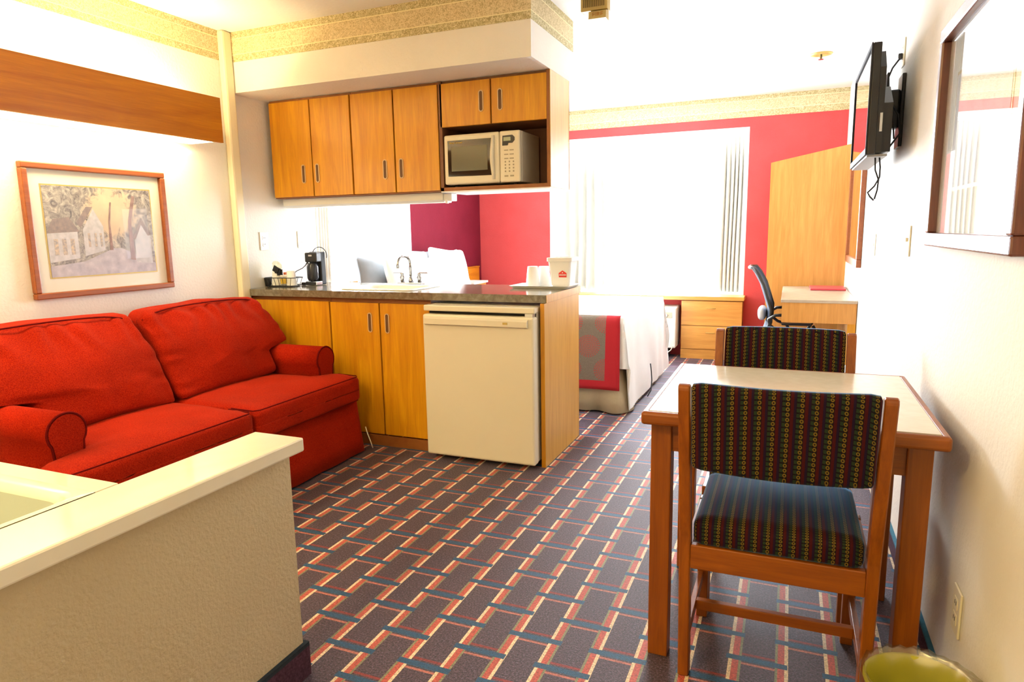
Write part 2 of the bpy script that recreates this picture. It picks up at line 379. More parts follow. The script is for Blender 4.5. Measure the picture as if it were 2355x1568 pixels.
def cushion(size, bulge=(0, 0, 0), rad=0.04, n=16, fn=None, wr=0.0, seed=0, sag=None):
    """rounded box centred at origin, each face pair bulging"""
    bm = nb(); hx, hy, hz = size[0]/2, size[1]/2, size[2]/2
    bmesh.ops.create_cube(bm, size=2.0)
    bmesh.ops.subdivide_edges(bm, edges=bm.edges[:], cuts=n, use_grid_fill=True)
    for v in bm.verts:
        u = [v.co.x, v.co.y, v.co.z]; h = (hx, hy, hz)
        q = [0.97*math.sin(c_*PI/2)*0.35 + 0.65*c_ for c_ in u]
        q = [max(-1, min(1, k)) for k in u]
        p = Vector([q[i]*h[i] for i in range(3)]); inner = Vector([max(-(h[i]-rad), min(h[i]-rad, p[i])) for i in range(3)])
        d = p - inner
        if d.length > 1e-6: p = inner + d.normalized()*rad
        for i in range(3):
            j, k = [a for a in range(3) if a != i]
            if abs(u[i]) > 0.999: p[i] += math.copysign(bulge[i]*(1-u[j]**2)*(1-u[k]**2), u[i])
            else: p[i] += u[i]*abs(u[i])*bulge[i]*(1-u[j]**2)*(1-u[k]**2)*0.0
        if wr: p += Vector((noise.noise(Vector((p.x*7+seed, p.y*7, p.z*7))), noise.noise(Vector((p.x*7, p.y*7+seed, p.z*7+9))), noise.noise(Vector((p.x*7, p.y*7, p.z*7+seed+3)))))*wr
        if fn: p = Vector(fn(p))
        v.co = p
    for f in bm.faces: f.smooth = True
    return bm
def xf(bm, m): bmesh.ops.transform(bm, matrix=m, verts=bm.verts[:])
def obj(name, bm, m, parent=None, smooth=False):
    me = bpy.data.meshes.new(name); bm.normal_update(); bm.to_mesh(me); bm.free()
    for q in (m if isinstance(m, (list, tuple)) else [m]): me.materials.append(M[q] if isinstance(q, str) else q)
    if smooth:
        for p in me.polygons: p.use_smooth = True
    o = bpy.data.objects.new(name, me); C.objects.link(o)
    if parent is not None:
        o.parent = parent; o.matrix_parent_inverse = Matrix.Translation(parent.location).inverted() if not parent.parent else Matrix.Identity(4)
    return o
def tag(o, label=None, cat=None, group=None, kind=None):
    if label: o['label'] = label
    if cat: o['category'] = cat
    if group: o['group'] = group
    if kind: o['kind'] = kind
    return o
def thing(name, label, cat, loc=(0, 0, 0), group=None):
    o = bpy.data.objects.new(name, None); o.empty_display_size = 0.05; o.location = loc; C.objects.link(o)
    return tag(o, label, cat, group)
def struct(name, bm, m, parent=None):
    o = obj(name, bm, m, parent)
    if parent is None: o['kind'] = 'structure'
    return o
def bx(name, m, parent, *d, b=0.0, seg=2):
    bm = nb()
    if b: bbox(bm, *d, b=b, seg=seg)
    else: box(bm, *d)
    return obj(name, bm, m, parent)
def copy_tree(o, parent=None):
    c = o.copy(); C.objects.link(c)
    if parent is not None: c.parent = parent
    for ch in list(o.children): copy_tree(ch, c)
    return c
def text(name, body, m, parent, origin, xdir, ydir, size, extr=0.0006, align='CENTER'):
    cu = bpy.data.curves.new(name, 'FONT'); cu.body = body; cu.size = size; cu.extrude = extr; cu.align_x = align; cu.align_y = 'CENTER'
    cu.materials.append(M[m]); xd = Vector(xdir).normalized(); yd = Vector(ydir).normalized(); zd = xd.cross(yd)
    mw = Matrix(((xd.x, yd.x, zd.x, origin[0]), (xd.y, yd.y, zd.y, origin[1]), (xd.z, yd.z, zd.z, origin[2]), (0, 0, 0, 1)))
    t = bpy.data.objects.new('tmp_text', cu); C.objects.link(t); bpy.context.view_layer.update()
    me = bpy.data.meshes.new_from_object(t.evaluated_get(bpy.context.evaluated_depsgraph_get()))
    bpy.data.objects.remove(t); me.transform(mw)
    o = bpy.data.objects.new(name, me); C.objects.link(o); o.parent = parent
    top = parent
    while top.parent: top = top.parent
    o.matrix_parent_inverse = Matrix.Translation(top.location).inverted() if parent.parent is None else Matrix.Identity(4)
    return o

# ------------------------------------------------------------------ room
XL, XR, YF, YB, ZC = -3.12, 0.42, 6.65, -1.6, 2.41
T = 0.25
bm = nb(); box(bm, XL-T, XR+T, YB-T, YF+T+.1, -0.1, 0); struct('floor', bm, 'carpet')
bm = nb(); box(bm, XL-T, XR+T, YB-T, YF+T+.1, ZC, ZC+0.1); struct('ceiling', bm, 'ceil')
# left wall with the side window opening
SY0, SY1, SZ0, SZ1 = 3.88, 5.20, 0.86, 2.14
bm = nb()
box(bm, XL-T, XL, YB-T, SY0, 0, ZC); box(bm, XL-T, XL, SY1, YF+T, 0, ZC)
box(bm, XL-T, XL, SY0, SY1, 0, SZ0); box(bm, XL-T, XL, SY0, SY1, SZ1, ZC)
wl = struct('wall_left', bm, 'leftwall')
bx('wallpaper_border', 'border', wl, XL, XL+0.003, YB, 3.2, 2.245, ZC)
# far wall with the large window opening
FX0, FX1, FZ0, FZ1 = -2.317, -0.385, 0.60, 2.14
bm = nb()
box(bm, XL, FX0, YF, YF+T, 0, ZC); box(bm, FX1, XR, YF, YF+T, 0, ZC)
box(bm, FX0, FX1, YF, YF+T, 0, FZ0); box(bm, FX0, FX1, YF, YF+T, FZ1, ZC)
wf = struct('wall_far', bm, 'redwall')
bx('wallpaper_border', 'border', wf, XL, XR, YF-0.003, YF, 2.225, ZC)
bm = nb(); box(bm, XR, XR+T, YB-T, YF+T, 0, ZC); struct('wall_right', bm, 'wall')
bm = nb(); box(bm, XL-T, XR+T, YB-T, YB, 0, ZC); struct('wall_back', bm, 'wall')
# windows
def window(name, horizontal, a0, a1, z0, z1, face, depth, npane):
    """frame, panes, white reveals; 'horizontal' = lies in the far wall"""
    e = tag(bpy.data.objects.new(name, None), kind='structure'); C.objects.link(e)
    def B(nm, m, a, b, d0, d1, za, zb):
        if horizontal: return bx(nm, m, e, a, b, face+d0, face+d1, za, zb)
        return bx(nm, m, e, face-d1, face-d0, a, b, za, zb)
    t = 0.012
    B('window_reveal', 'white', a0, a0+t, 0, depth, z0, z1); B('window_reveal', 'white', a1-t, a1, 0, depth, z0, z1)
    B('window_reveal', 'white', a0+t, a1-t, 0, depth, z1-t, z1); B('window_sill', 'white', a0+t, a1-t, 0, depth, z0, z0+t)
    fw = 0.05; d0, d1 = depth-0.05, depth-0.01
    B('window_frame', 'white', a0+t, a0+t+fw, d0, d1, z0+t, z1-t); B('window_frame', 'white', a1-t-fw, a1-t, d0, d1, z0+t, z1-t)
    B('window_frame', 'white', a0+t+fw, a1-t-fw, d0, d1, z0+t, z0+t+fw); B('window_frame', 'white', a0+t+fw, a1-t-fw, d0, d1, z1-t-fw, z1-t)
    m_ = (a0+a1)/2; B('window_mullion', 'white', m_-0.02, m_+0.02, d0, d1, z0+t+fw, z1-t-fw)
    B('window_pane', 'glass', a0+t+fw, m_-0.02, d0+.015, d0+.019, z0+t+fw, z1-t-fw); B('window_pane', 'glass', m_+0.02, a1-t-fw, d0+.015, d0+.019, z0+t+fw, z1-t-fw)
window('window_1', True, FX0, FX1, FZ0, FZ1, YF, T, 2)
window('window_2', False, SY0, SY1, SZ0, SZ1, XL, T, 2)
# soffit above the kitchen
XS, ZS = -1.205, 2.072
bm = nb(); box(bm, XL, XS, 3.20, 3.88, ZS, ZC); ws = struct('wall_soffit', bm, 'wall')
bx('wallpaper_border', 'border', ws, XL+.03, XS+0.003, 3.197, 3.20, 2.245, ZC)
bx('wallpaper_border', 'border', ws, XS, XS+0.003, 3.20, 3.88, 2.245, ZC)
bm = nb(); bbox(bm, XL, XL+0.045, 3.125, 3.197, 0, ZC, b=0.012); struct('trim_1', bm, 'trim')
# tub half wall
TX0, TX1 = -1.325, -1.215
bm = nb(); box(bm, TX0, TX1, YB, 1.35, 0, 0.662); struct('wall_tub', bm, 'tubwall')
def cove(name, pts, h, bind='teal'):
    bm = nb()
    for (x0, x1, y0, y1) in pts: box(bm, x0, x1, y0, y1, 0, h*0.88)
    o = struct(name, bm, 'cove'); bm = nb()
    for (x0, x1, y0, y1) in pts: box(bm, x0, x1, y0, y1, h*0.88, h)
    obj('binding', bm, bind, o)
cove('baseboard_tub', [(TX1, TX1+0.012, YB, 1.362), (TX0, TX1, 1.35, 1.362)], 0.10, 'navy')
cove('baseboard_right', [(XR-0.012, XR, YB, YF)], 0.07)
cove('baseboard_left', [(XL, XL+0.012, 0.97, 3.12)], 0.10)

# ------------------------------------------------------------------ bathtub
bm = nb(); bbox(bm, -1.338, -1.172, YB+0.01, 1.362, 0.662, 0.70, b=0.005)
tag(obj('marble_ledge', bm, 'marble'), 'cream marble ledge capping the half wall beside the tub', 'ledge')
t = thing('bathtub', 'cream marble tub deck with a sunken basin in the near left corner', 'bathtub', (-2.2, 0.2, 0))
DZ0, DZ1 = 0.662, 0.70
bm = nb()
box(bm, -3.115, -1.3395, 0.90, 0.952, DZ0, DZ1); box(bm, -3.115, -1.3395, YB+.01, -0.75, DZ0, DZ1)
box(bm, -3.115, -2.95, -0.75, 0.90, DZ0, DZ1)
o = obj('deck', bm, 'marble', t)
bm = nb(); box(bm, -3.115, -1.3395, 0.925, 0.945, 0, DZ0); obj('apron', bm, 'marble', t)
# basin: rounded rectangle loops going down
def rr(cx, cy, hx, hy, r, n=8):
    out = []
    for qx, qy, a0 in ((1, 1, 0), (-1, 1, PI/2), (-1, -1, PI), (1, -1, 3*PI/2)):
        for k in range(n+1):
            a = a0 + PI/2*k/n; out.append((cx+qx*(hx-r)+r*math.cos(a), cy+qy*(hy-r)+r*math.sin(a)))
    return out
bm = nb(); loops = []
bcx, bcy = -2.145, 0.075
for hx, hy, r, z in ((0.8065, 0.825, 0.004, 0.70), (0.80, 0.80, 0.04, 0.704), (0.796, 0.79, 0.07, 0.701), (0.792, 0.786, 0.08, 0.68), (0.775, 0.77, 0.10, 0.50), (0.70, 0.70, 0.15, 0.33), (0.6, 0.6, 0.15, 0.30)):
    loops.append([bm.verts.new((px, py, z)) for px, py in rr(bcx, bcy, hx, hy, r)])
for A, B in zip(loops[:-1], loops[1:]):
    for k in range(len(A)):
        f = bm.faces.new([A[k], A[(k+1) % len(A)], B[(k+1) % len(A)], B[k]]); f.smooth = True
bm.faces.new(loops[-1])
for f in bm.faces:
    f.material_index = 0 if f.calc_center_median().z > 0.69 else 1
obj('basin', bm, ['marble', 'basin'], t)
bm = nb(); bbox(bm, -1.76, -1.52, 0.54, 0.68, 0.58, 0.63, b=0.02, seg=3); obj('armrest', bm, 'marble', t)

# ------------------------------------------------------------------ wall light (valance)
t = thing('wall_light', 'long wooden valance light glowing above and below on the left wall', 'light', (XL, 1.5, 1.85))
VX = -2.855
bx('front_panel', 'maple_h', t, VX-0.018, VX, -0.4, 2.85, 1.732, 1.965)
bx('mounting_rail', 'white', t, XL, XL+0.045, -0.4, 2.85, 1.76, 1.93)
bx('diffuser', 'lens', t, XL+0.045, VX-0.018, -0.38, 2.83, 1.738, 1.744)
for yy in (-0.395, 2.83): bx('end_bracket', 'white', t, XL+0.045, VX-0.018, yy, yy+0.012, 1.745, 1.85)
for ya, yb in ((-0.35, 1.2), (1.24, 2.79)):
    bm = nb(); tube(bm, [(-2.98, ya, 1.86), (-2.98, yb, 1.86)], 0.018, 10); obj('fluorescent_tube', bm, 'tube', t)

# ------------------------------------------------------------------ framed pictures
def frame_x(name, label, xw, sgn, y0, y1, z0, z1, fw, fd, m, matw, printy, tilt=0):
    """picture hung on a wall of constant x; sgn=+1 faces +x"""
    t = thing(name, label, 'picture', (xw, (y0+y1)/2, z0))
    def B(nm, mm, d0, d1, a, b, c, d, bev=0.0):
        xs = sorted((xw+sgn*d0, xw+sgn*d1)); return bx(nm, mm, t, xs[0], xs[1], a, b, c, d, b=bev)
    bm = nb()
    for (a, b, c, d) in ((y0, y1, z0, z0+fw), (y0, y1, z1-fw, z1), (y0, y0+fw, z0+fw, z1-fw), (y1-fw, y1, z0+fw, z1-fw)):
        xs = sorted((xw+sgn*0.001, xw+sgn*fd)); bbox(bm, xs[0], xs[1], a, b, c, d, b=0.005)
    obj('frame', bm, m, t)
    B('mat_board', 'mat_board', 0.002, 0.008, y0+fw-.003, y1-fw+.003, z0+fw-.003, z1-fw+.003)
    return t, B
t, B = frame_x('framed_picture', 'cherry-framed street scene print hanging over the red sofa', XL, 1, 1.925, 2.655, 0.965, 1.572, 0.028, 0.03, 'cherry', 0, 0)
py0, py1, pz0, pz1 = 2.015, 2.565, 1.06, 1.475
B('gold_fillet', 'gold', 0.008, 0.0095, py0-.006, py1+.006, pz0-.006, pz1+.006)
bm = nb(); box(bm, XL+0.0095, XL+0.0105, py0, py1, pz0, pz1)
def poly(pts, mi, d):
    prism(bm, [(py0+(py1-py0)*a, pz0+(pz1-pz0)*b) for a, b in pts], 'x', XL+0.0095, XL+0.0105+d, mi)
poly([(0, 0), (1, 0), (1, .10), (.66, .30), (.58, .30), (.30, .16), (0, .12)], 3, .0002)          # road
poly([(.0, .16), (.26, .20), (.26, .50), (.0, .48)], 1, .0004); poly([(.0, .48), (.28, .50), (.20, .66), (.06, .64)], 2, .0005)
poly([(.31, .22), (.50, .28), (.50, .56), (.42, .76), (.31, .52)], 1, .0004); poly([(.29, .54), (.42, .78), (.36, .78), (.26, .60)], 2, .0006)
poly([(.80, .12), (.97, .10), (.97, .44), (.88, .62), (.80, .40)], 1, .0004); poly([(.78, .42), (.88, .66), (.98, .46), (.94, .44), (.88, .58), (.81, .40)], 2, .0006)
for a in (.05, .12, .19): poly([(a, .24), (a+.035, .245), (a+.035, .42), (a, .42)], 5, .0008)
for a in (.35, .41, .46): poly([(a, .32), (a+.02, .325), (a+.02, .48), (a, .48)], 5, .0008)
poly([(.545, .28), (.575, .28), (.57, .60), (.60, .84), (.585, .84), (.555, .62)], 4, .0008)
poly([(.74, .16), (.79, .15), (.78, .60), (.84, .92), (.81, .93), (.75, .62)], 4, .0009)
obj('street_print', bm, ['print', 'p_wall', 'p_roof', 'p_road', 'p_trunk', 'p_win'], t)
B('picture_glass', 'ar_glass', 0.013, 0.015, 1.953, 2.627, 0.993, 1.544)
t, B = frame_x('framed_picture', 'mahogany-framed picture with reflecting glass on the right wall', XR, -1, 1.55, 2.445, 1.165, 1.80, 0.04, 0.032, 'mahog', 0, 0)
B('gold_fillet', 'gold', 0.008, 0.0095, 1.72, 2.275, 1.32, 1.645)
B('pale_print', 'print2', 0.0095, 0.0105, 1.73, 2.265, 1.33, 1.635)
B('picture_glass', 'pic_glass', 0.012, 0.014, 1.59, 2.405, 1.205, 1.76)

# ------------------------------------------------------------------ sofa
t = thing('sofa', 'brick red fabric two-seat sofa against the left wall', 'sofa', (-2.65, 2.25, 0))
bm = nb()
box(bm, -3.07, -2.25, 1.47, 3.05, 0.04, 0.30); obj('base', bm, 'sofa', t)
# skirt, slightly flared and rippled
bm = nb(); rows = []
path = [(-2.9, 3.058)] + [(-2.24, 3.058)] + [(-2.235, 3.05)]
N = 60; pts = [(-2.95+0.7*i/14, 3.062, 0, 1) for i in range(15)] + [(-2.232, 3.05-1.58*i/N, 1, 0) for i in range(N+1)] + [(-2.25-0.7*i/14, 1.462, 0, -1) for i in range(15)]
for z in (0.31, 0.22, 0.10, 0.012):
    k = (0.31-z)/0.3; rows.append([bm.verts.new((x + dx*(0.035*k + 0.003*math.sin(y*23)*k), y + dy*0.03*k, z)) for x, y, dx, dy in pts])
for A, B_ in zip(rows[:-1], rows[1:]):
    for i in range(len(A)-1):
        f = bm.faces.new([A[i], A[i+1], B_[i+1], B_[i]]); f.smooth = True
sk = obj('skirt', bm, 'sofa', t); md = sk.modifiers.new('s', 'SOLIDIFY'); md.thickness = 0.006
def sm(a, b, v): v = max(0, min(1, (v-a)/(b-a))); return v*v*(3-2*v)
def seat(y0, y1, inner0, inner1, seed):
    cx, cy, cz = -2.56, (y0+y1)/2, 0.383
    def fn(p):
        X, Y, Z = p.x+cx, p.y+cy, p.z+cz; k = 1 - sm(-2.415, -2.335, X)
        ly = inner0 + (Y-y0)*(inner1-inner0)/(y1-y0); Y = Y*(1-k) + ly*k
        return (X, Y, Z - (0.012 if Z > cz else 0)*sm(-2.3, -2.19, X))
    return cushion((0.74, y1-y0, 0.155), (0.006, 0.002, 0.016), 0.028, 22, fn, 0.004, seed)
for (a, b, c_, d, s_) in ((1.365, 2.235, 1.605, 2.235, 1), (2.245, 3.045, 2.245, 2.925, 5)):
    o = obj('seat_cushion', seat(a, b, c_, d, s_), 'sofa', t)
    for zz in (0.449, 0.317):
        bm = nb(); X1 = -2.196
        L = [(-2.34, a+.003 if a < 2 else a+.004, zz+.003)] + [(X1-.02, a+0.006, zz), (X1, a+0.03, zz)] + [(X1, a+0.03+(b-a-0.06)*i/10, zz) for i in range(1, 10)] + [(X1, b-0.03, zz), (X1-.02, b-0.006, zz), (-2.34, b-.003, zz+.003)]
        tube(bm, L, 0.0030, 6); pp = obj('piping', bm, 'piping', o)
def backc(y0, y1, lo0, lo1, seed):
    cy = (y0+y1)/2; H = 0.46
    def fn(p):
        h = (p.z + H/2)/H
        Y = p.y + cy
        k = 1 - sm(0.30, 0.42, h); ly = lo0 + (Y-y0)*(lo1-lo0)/(y1-y0); Y = Y*(1-k) + ly*k
        top = sm(0.55, 1.0, h); Y = cy + (Y-cy)*(1-0.04*top) - (0.05*top*sm(cy, y1, Y) if y0 > 2 else -0.04*top*(1-sm(y0, cy, Y)))
        X = p.x*(1-0.25*top) - 2.725 - 0.225*h
        # gathered wrinkles below the top piping and from the sides
        if p.x > 0.02:
            edge = sm(0.55, 0.95, h); X += 0.017*edge*math.sin((Y*55 + 6*noise.noise(Vector((Y*6, h*3, seed)))))*(1-sm(0.93, 1, h))*0.7
            X += 0.004*math.sin(h*34+4*noise.noise(Vector((Y*5, h*5, seed))))*(1-sm(0.0, 0.16, abs(Y-cy)*-1+(y1-y0)/2))
        return (X, Y, 0.455 + h*0.425 + 0.015*math.sin((Y-y0)/(y1-y0)*PI))
    return cushion((0.20, y1-y0, H), (0.035, 0.0, 0.0), 0.05, 40, fn, 0.010, seed)
for (a, b, c_, d, s_) in ((1.36, 2.235, 1.615, 2.235, 3), (2.25, 3.095, 2.25, 2.915, 8)):
    o = obj('back_cushion', backc(a, b, c_, d, s_), 'sofa', t)
    bm = nb(); m_ = (a+b)/2 - (0.02 if a > 2 else -0.015); hw = (b-a)/2*0.93
    L = []
    for i in range(23):
        k = -1+2*i/22; y_ = m_ + hw*k*0.985
        L.append((-2.868 - 0.012*abs(k)**3, y_, 0.874 + 0.015*math.cos(k*PI/2) - 0.035*abs(k)**6))
    tube(bm, L, 0.004, 6); obj('piping', bm, 'piping', o)
bm = nb(); bbox(bm, -3.09, -2.93, 1.47, 3.05, 0.28, 0.80, b=0.03, seg=4); obj('back_frame', bm, 'sofa', t)
for yc, s_ in ((2.992, 1), (1.525, -1)):
    R_ = 0.072; zc = 0.543; prof = []
    for k in range(21):
        a = math.radians(-35 + 250*k/20); prof.append((yc + R_*math.cos(a)*(1 if s_ == 1 else 1), zc + R_*math.sin(a)))
    bot = [(yc-0.050, 0.42), (yc-0.048, 0.03), (yc+0.048, 0.03), (yc+0.050, 0.42)]
    bm = nb(); prism(bm, prof + bot, 'x', -3.06, -2.385)
    for f in bm.faces:
        if abs(f.normal.x) < 0.5: f.smooth = True
    o = obj('armrest', bm, 'sofa', t)
    bm = nb(); prism(bm, [(yc+(a-yc)*0.93, zc+(b-zc)*0.93) for a, b in prof] + [(yc-0.044, 0.42), (yc-0.042, 0.04), (yc+0.042, 0.04), (yc+0.044, 0.42)], 'x', -2.385, -2.380); obj('arm_front', bm, 'sofa', o)
    bm = nb(); tube(bm, [(-2.383, a, b) for a, b in [(yc+0.049, 0.10), (yc+0.051, 0.42)] + prof + [(yc-0.051, 0.42), (yc-0.049, 0.10)]], 0.0045, 6); obj('piping', bm, 'piping', o)

bm = nb(); tube(bm, [(-2.19, 3.125, 0.004), (-2.20, 3.118, 0.05), (-2.215, 3.116, 0.09), (-2.23, 3.12, 0.13)], 0.003, 6)
tag(obj('cord', bm, 'plate_w'), 'thin white cord hanging beside the sofa skirt near the kitchen cabinet', 'cord')

# ------------------------------------------------------------------ kitchen base
KY, KB = 3.20, 3.76     # door face, back
def pull(parent, xc, zc, y, h=0.115, w=0.030):
    bm = nb(); n = 8; out = []; inn = []
    for r_, lst in ((w/2, out), (w/2-0.0055, inn)):
        for k in range(n+1): a = PI*k/n; lst.append((xc+r_*math.cos(a), zc+h/2-w/2+r_*math.sin(a)))
        for k in range(n+1): a = PI+PI*k/n; lst.append((xc+r_*math.cos(a), zc-h/2+w/2+r_*math.sin(a)))
    yo = y-0.004
    vo = [bm.verts.new((a, yo, b)) for a, b in out]; vi = [bm.verts.new((a, yo, b)) for a, b in inn]
    vb = [bm.verts.new((a, y+0.001, b)) for a, b in out]; vd = [bm.verts.new((a, y-0.0006, b)) for a, b in inn]
    L = len(out)
    for i in range(L):
        j = (i+1) % L
        bm.faces.new([vo[i], vi[i], vi[j], vo[j]]); bm.faces.new([vo[i], vo[j], vb[j], vb[i]]); bm.faces.new([vi[i], vd[i], vd[j], vi[j]])
    f = bm.faces.new(vd[::-1]); f.material_index = 1
    bmesh.ops.recalc_face_normals(bm, faces=[q for q in bm.faces if q.material_index == 0])
    return obj('handle', bm, ['pull_ring', 'pull_dark'], parent)
def carcass(t, x0, x1, y0, y1, z0, z1, m='edge', th=0.016, toe=0.0):
    bm = nb(); box(bm, x0, x0+th, y0, y1, z0, z1); box(bm, x1-th, x1, y0, y1, z0, z1)
    box(bm, x0+th, x1-th, y0, y1, z0, z0+th); box(bm, x0+th, x1-th, y1-th, y1, z0+th, z1)
    box(bm, x0+th, x1-th, y0, y0+0.02, z1-0.03, z1)
    obj('body', bm, m, t)
def door(t, x0, x1, z0, z1, y, px, pz, m='maple'):
    d = bx('door', m, t, x0+0.0025, x1-0.0025, y, y+0.018, z0+0.0025, z1-0.0025, b=0.0015, seg=1)
    if px is not None: pull(d, px, pz, y)
    return d
t = thing('base_cabinet', 'plain-fronted maple base cabinet half hidden behind the sofa arm', 'cabinet', (-2.8, 3.2, 0))
carcass(t, -3.10, -2.497, KY+0.018, KB, 0.09, 0.868)
bx('front_panel', 'maple', t, -3.085, -2.500, KY, KY+0.018, 0.065, 0.845, b=0.0015, seg=1)
bx('toe_kick', 'edge', t, -3.10, -2.497, KY+0.03, KY+0.045, 0.0, 0.09)
t = thing('base_cabinet', 'two-door maple sink cabinet between the sofa end and the mini fridge', 'cabinet', (-2.15, 3.2, 0))
carcass(t, -2.495, -1.822, KY+0.018, KB, 0.09, 0.868)
door(t, -2.492, -2.152, 0.065, 0.845, KY, -2.216, 0.73)
door(t, -2.148, -1.824, 0.065, 0.845, KY, -2.100, 0.728)
bx('toe_kick', 'edge', t, -2.495, -1.822, KY-0.006, KY+0.012, 0.0, 0.06)
t = thing('end_panel', 'pale maple side panel closing the kitchen counter beside the mini fridge', 'panel', (-1.14, 3.45, 0))
bx('panel', 'cream_wood', t, -1.158, -1.136, 3.165, 3.765, 0, 0.868)
bx('front_edge', 'maple', t, -1.158, -1.136, 3.162, 3.165, 0, 0.868)
bx('rear_edge', 'edge', t, -1.158, -1.136, 3.765, 3.768, 0, 0.868)

# countertop with a cut-out
SX0, SX1, SY_0, SY_1 = -2.44, -1.99, 3.275, 3.60
t = thing('countertop', 'grey-brown stone-look laminate kitchen countertop', 'countertop', (-2.1, 3.45, 0.87))
CX0, CX1, CY0, CY1 = -3.115, -1.134, 3.18, 3.785
bm = nb()
box(bm, CX0, SX0, CY0, CY1, 0.870, 0.910); box(bm, SX1, CX1, CY0, CY1, 0.870, 0.910)
box(bm, SX0, SX1, CY0, SY_0, 0.870, 0.910); box(bm, SX0, SX1, SY_1, CY1, 0.870, 0.910)
bmesh.ops.remove_doubles(bm, verts=bm.verts[:], dist=1e-5)
obj('slab', bm, 'counter', t)
bx('end_cap', 'cream_wood', t, CX1, CX1+0.003, CY0+0.004, CY1, 0.870, 0.9095)

# sink
t = thing('sink', 'white drop-in kitchen sink in the countertop', 'sink', (-2.215, 3.43, 0.91))
bm = nb(); loops = []
for hx, hy, r, z in ((0.246, 0.183, 0.03, 0.911), (0.243, 0.180, 0.03, 0.917), (0.222, 0.160, 0.05, 0.917), (0.212, 0.150, 0.05, 0.905), (0.19, 0.13, 0.06, 0.80), (0.15, 0.10, 0.05, 0.785)):
    loops.append([bm.verts.new((px, py, z)) for px, py in rr(-2.215, 3.4375, hx, hy, r)])
for A, B_ in zip(loops[:-1], loops[1:]):
    for k in range(len(A)):
        f = bm.faces.new([A[k], A[(k+1) % len(A)], B_[(k+1) % len(A)], B_[k]]); f.smooth = True
bm.faces.new(loops[-1]); obj('bowl', bm, 'appl_w', t)
bm = nb(); lathe(bm, [(0.035, 0.786), (0.035, 0.789), (0.02, 0.787), (0.005, 0.786)], (-2.215, 3.4375, 0), 20); obj('drain', bm, 'chrome', t)
bm = nb(); bbox(bm, -2.30, -2.12, 3.622, 3.70, 0.9105, 0.918, b=0.003); 
# faucet
t = thing('faucet', 'chrome gooseneck faucet with two lever handles behind the sink', 'faucet', (-2.225, 3.68, 0.91))
bm.free(); bm = nb(); bbox(bm, -2.315, -2.135, 3.655, 3.705, 0.9105, 0.927, b=0.005, seg=3); obj('base', bm, 'chrome', t)
bm = nb(); L = [(-2.222, 3.68, 0.927), (-2.222, 3.68, 1.04)]
for k in range(13):
    a = PI*k/12; L.append((-2.222-0.012*(1-math.cos(a))-0.0, 3.68-0.055*(1-math.cos(a)), 1.045+0.048*math.sin(a)))
L.append((-2.246, 3.57, 1.02))
tube(bm, L, 0.009, 10); lathe(bm, [(0.016, 0.927), (0.016, 0.94), (0.011, 0.965)], (-2.222, 3.68, 0), 16); obj('spout', bm, 'chrome', t)
for s_, x_ in ((-1, -2.285), (1, -2.16)):
    bm = nb(); lathe(bm, [(0.014, 0.927), (0.011, 0.945), (0.016, 0.955), (0.009, 0.972), (0.012, 0.978), (0.012, 0.984)], (x_, 3.68, 0), 16)
    bbox(bm, min(x_, x_+s_*0.062), max(x_, x_+s_*0.062), 3.673, 3.687, 0.982, 0.989, b=0.002); obj('lever_handle', bm, 'chrome', t)

# fridge
t = thing('mini_fridge', 'cream white mini fridge under the counter', 'fridge', (-1.49, 3.3, 0))
FXa, FXb = -1.803, -1.166
bm = nb(); bbox(bm, FXa+0.01, FXb-0.006, 3.155, 3.70, 0.03, 0.853, b=0.006); obj('body', bm, 'appl', t)
d = obj('door', (lambda b_: (bbox(b_, FXa, FXb, 3.085, 3.145, 0.028, 0.806, b=0.012, seg=3), b_)[1])(nb()), 'appl', t)
bx('top_panel', 'appl', t, FXa, FXb, 3.10, 3.154, 0.822, 0.853, b=0.006)
bx('gasket', 'black_m', t, FXa+0.012, FXb-0.012, 3.144, 3.156, 0.04, 0.818)
bm = nb(); prism(bm, [(3.086, 0.795), (3.064, 0.785), (3.064, 0.757), (3.086, 0.747)], 'x', FXa+0.02, FXb-0.03); obj('handle', bm, 'appl', d)
bx('badge', 'gold', d, -1.325, -1.30, 3.061, 3.0645, 0.768, 0.779)
bx('hinge', 'steel', t, FXb-0.05, FXb-0.01, 3.095, 3.14, 0.806, 0.822)
for x_ in (FXa+.05, FXb-.05):
    bm = nb(); lathe(bm, [(0.018, 0.0), (0.018, 0.03)], (x_, 3.18, 0), 12); obj('foot', bm, 'black', t)

# ------------------------------------------------------------------ wall cabinets
UY, UB = 3.47, 3.80; UZ0, UZ1 = 1.468, 2.070
def upper(label, x0, x1, mid, niche=False):
    t = thing('wall_cabinet', label, 'cabinet', ((x0+x1)/2, 3.6, UZ0), 'wall cabinets under the soffit')
    th = 0.016; bm = nb()
    box(bm, x0, x0+th, UY+.018, UB, UZ0, UZ1); box(bm, x1-th, x1, UY+.018, UB, UZ0, UZ1)
    box(bm, x0+th, x1-th, UY+.018, UB, UZ1-th, UZ1); box(bm, x0+th, x1-th, UY+.018, UB, UZ0, UZ0+th)
    box(bm, x0+th, x1-th, UB-0.01, UB, UZ0+th, UZ1-th)
    obj('body', bm, 'edge', t)
    return t
t = upper('leftmost wall cabinet, two maple doors, next to the corner', -3.09, -2.472, 0)
door(t, -3.085, -2.770, UZ0+.004, UZ1-.012, UY, -2.84, 1.612); door(t, -2.768, -2.474, UZ0+.004, UZ1-.012, UY, -2.733, 1.612)
t = upper('middle wall cabinet, two maple doors, between corner cabinet and microwave', -2.470, -1.872, 0)
door(t, -2.468, -2.172, UZ0+.004, UZ1-.012, UY, -2.24, 1.610); door(t, -2.168, -1.874, UZ0+.004, UZ1-.012, UY, -2.128, 1.610)
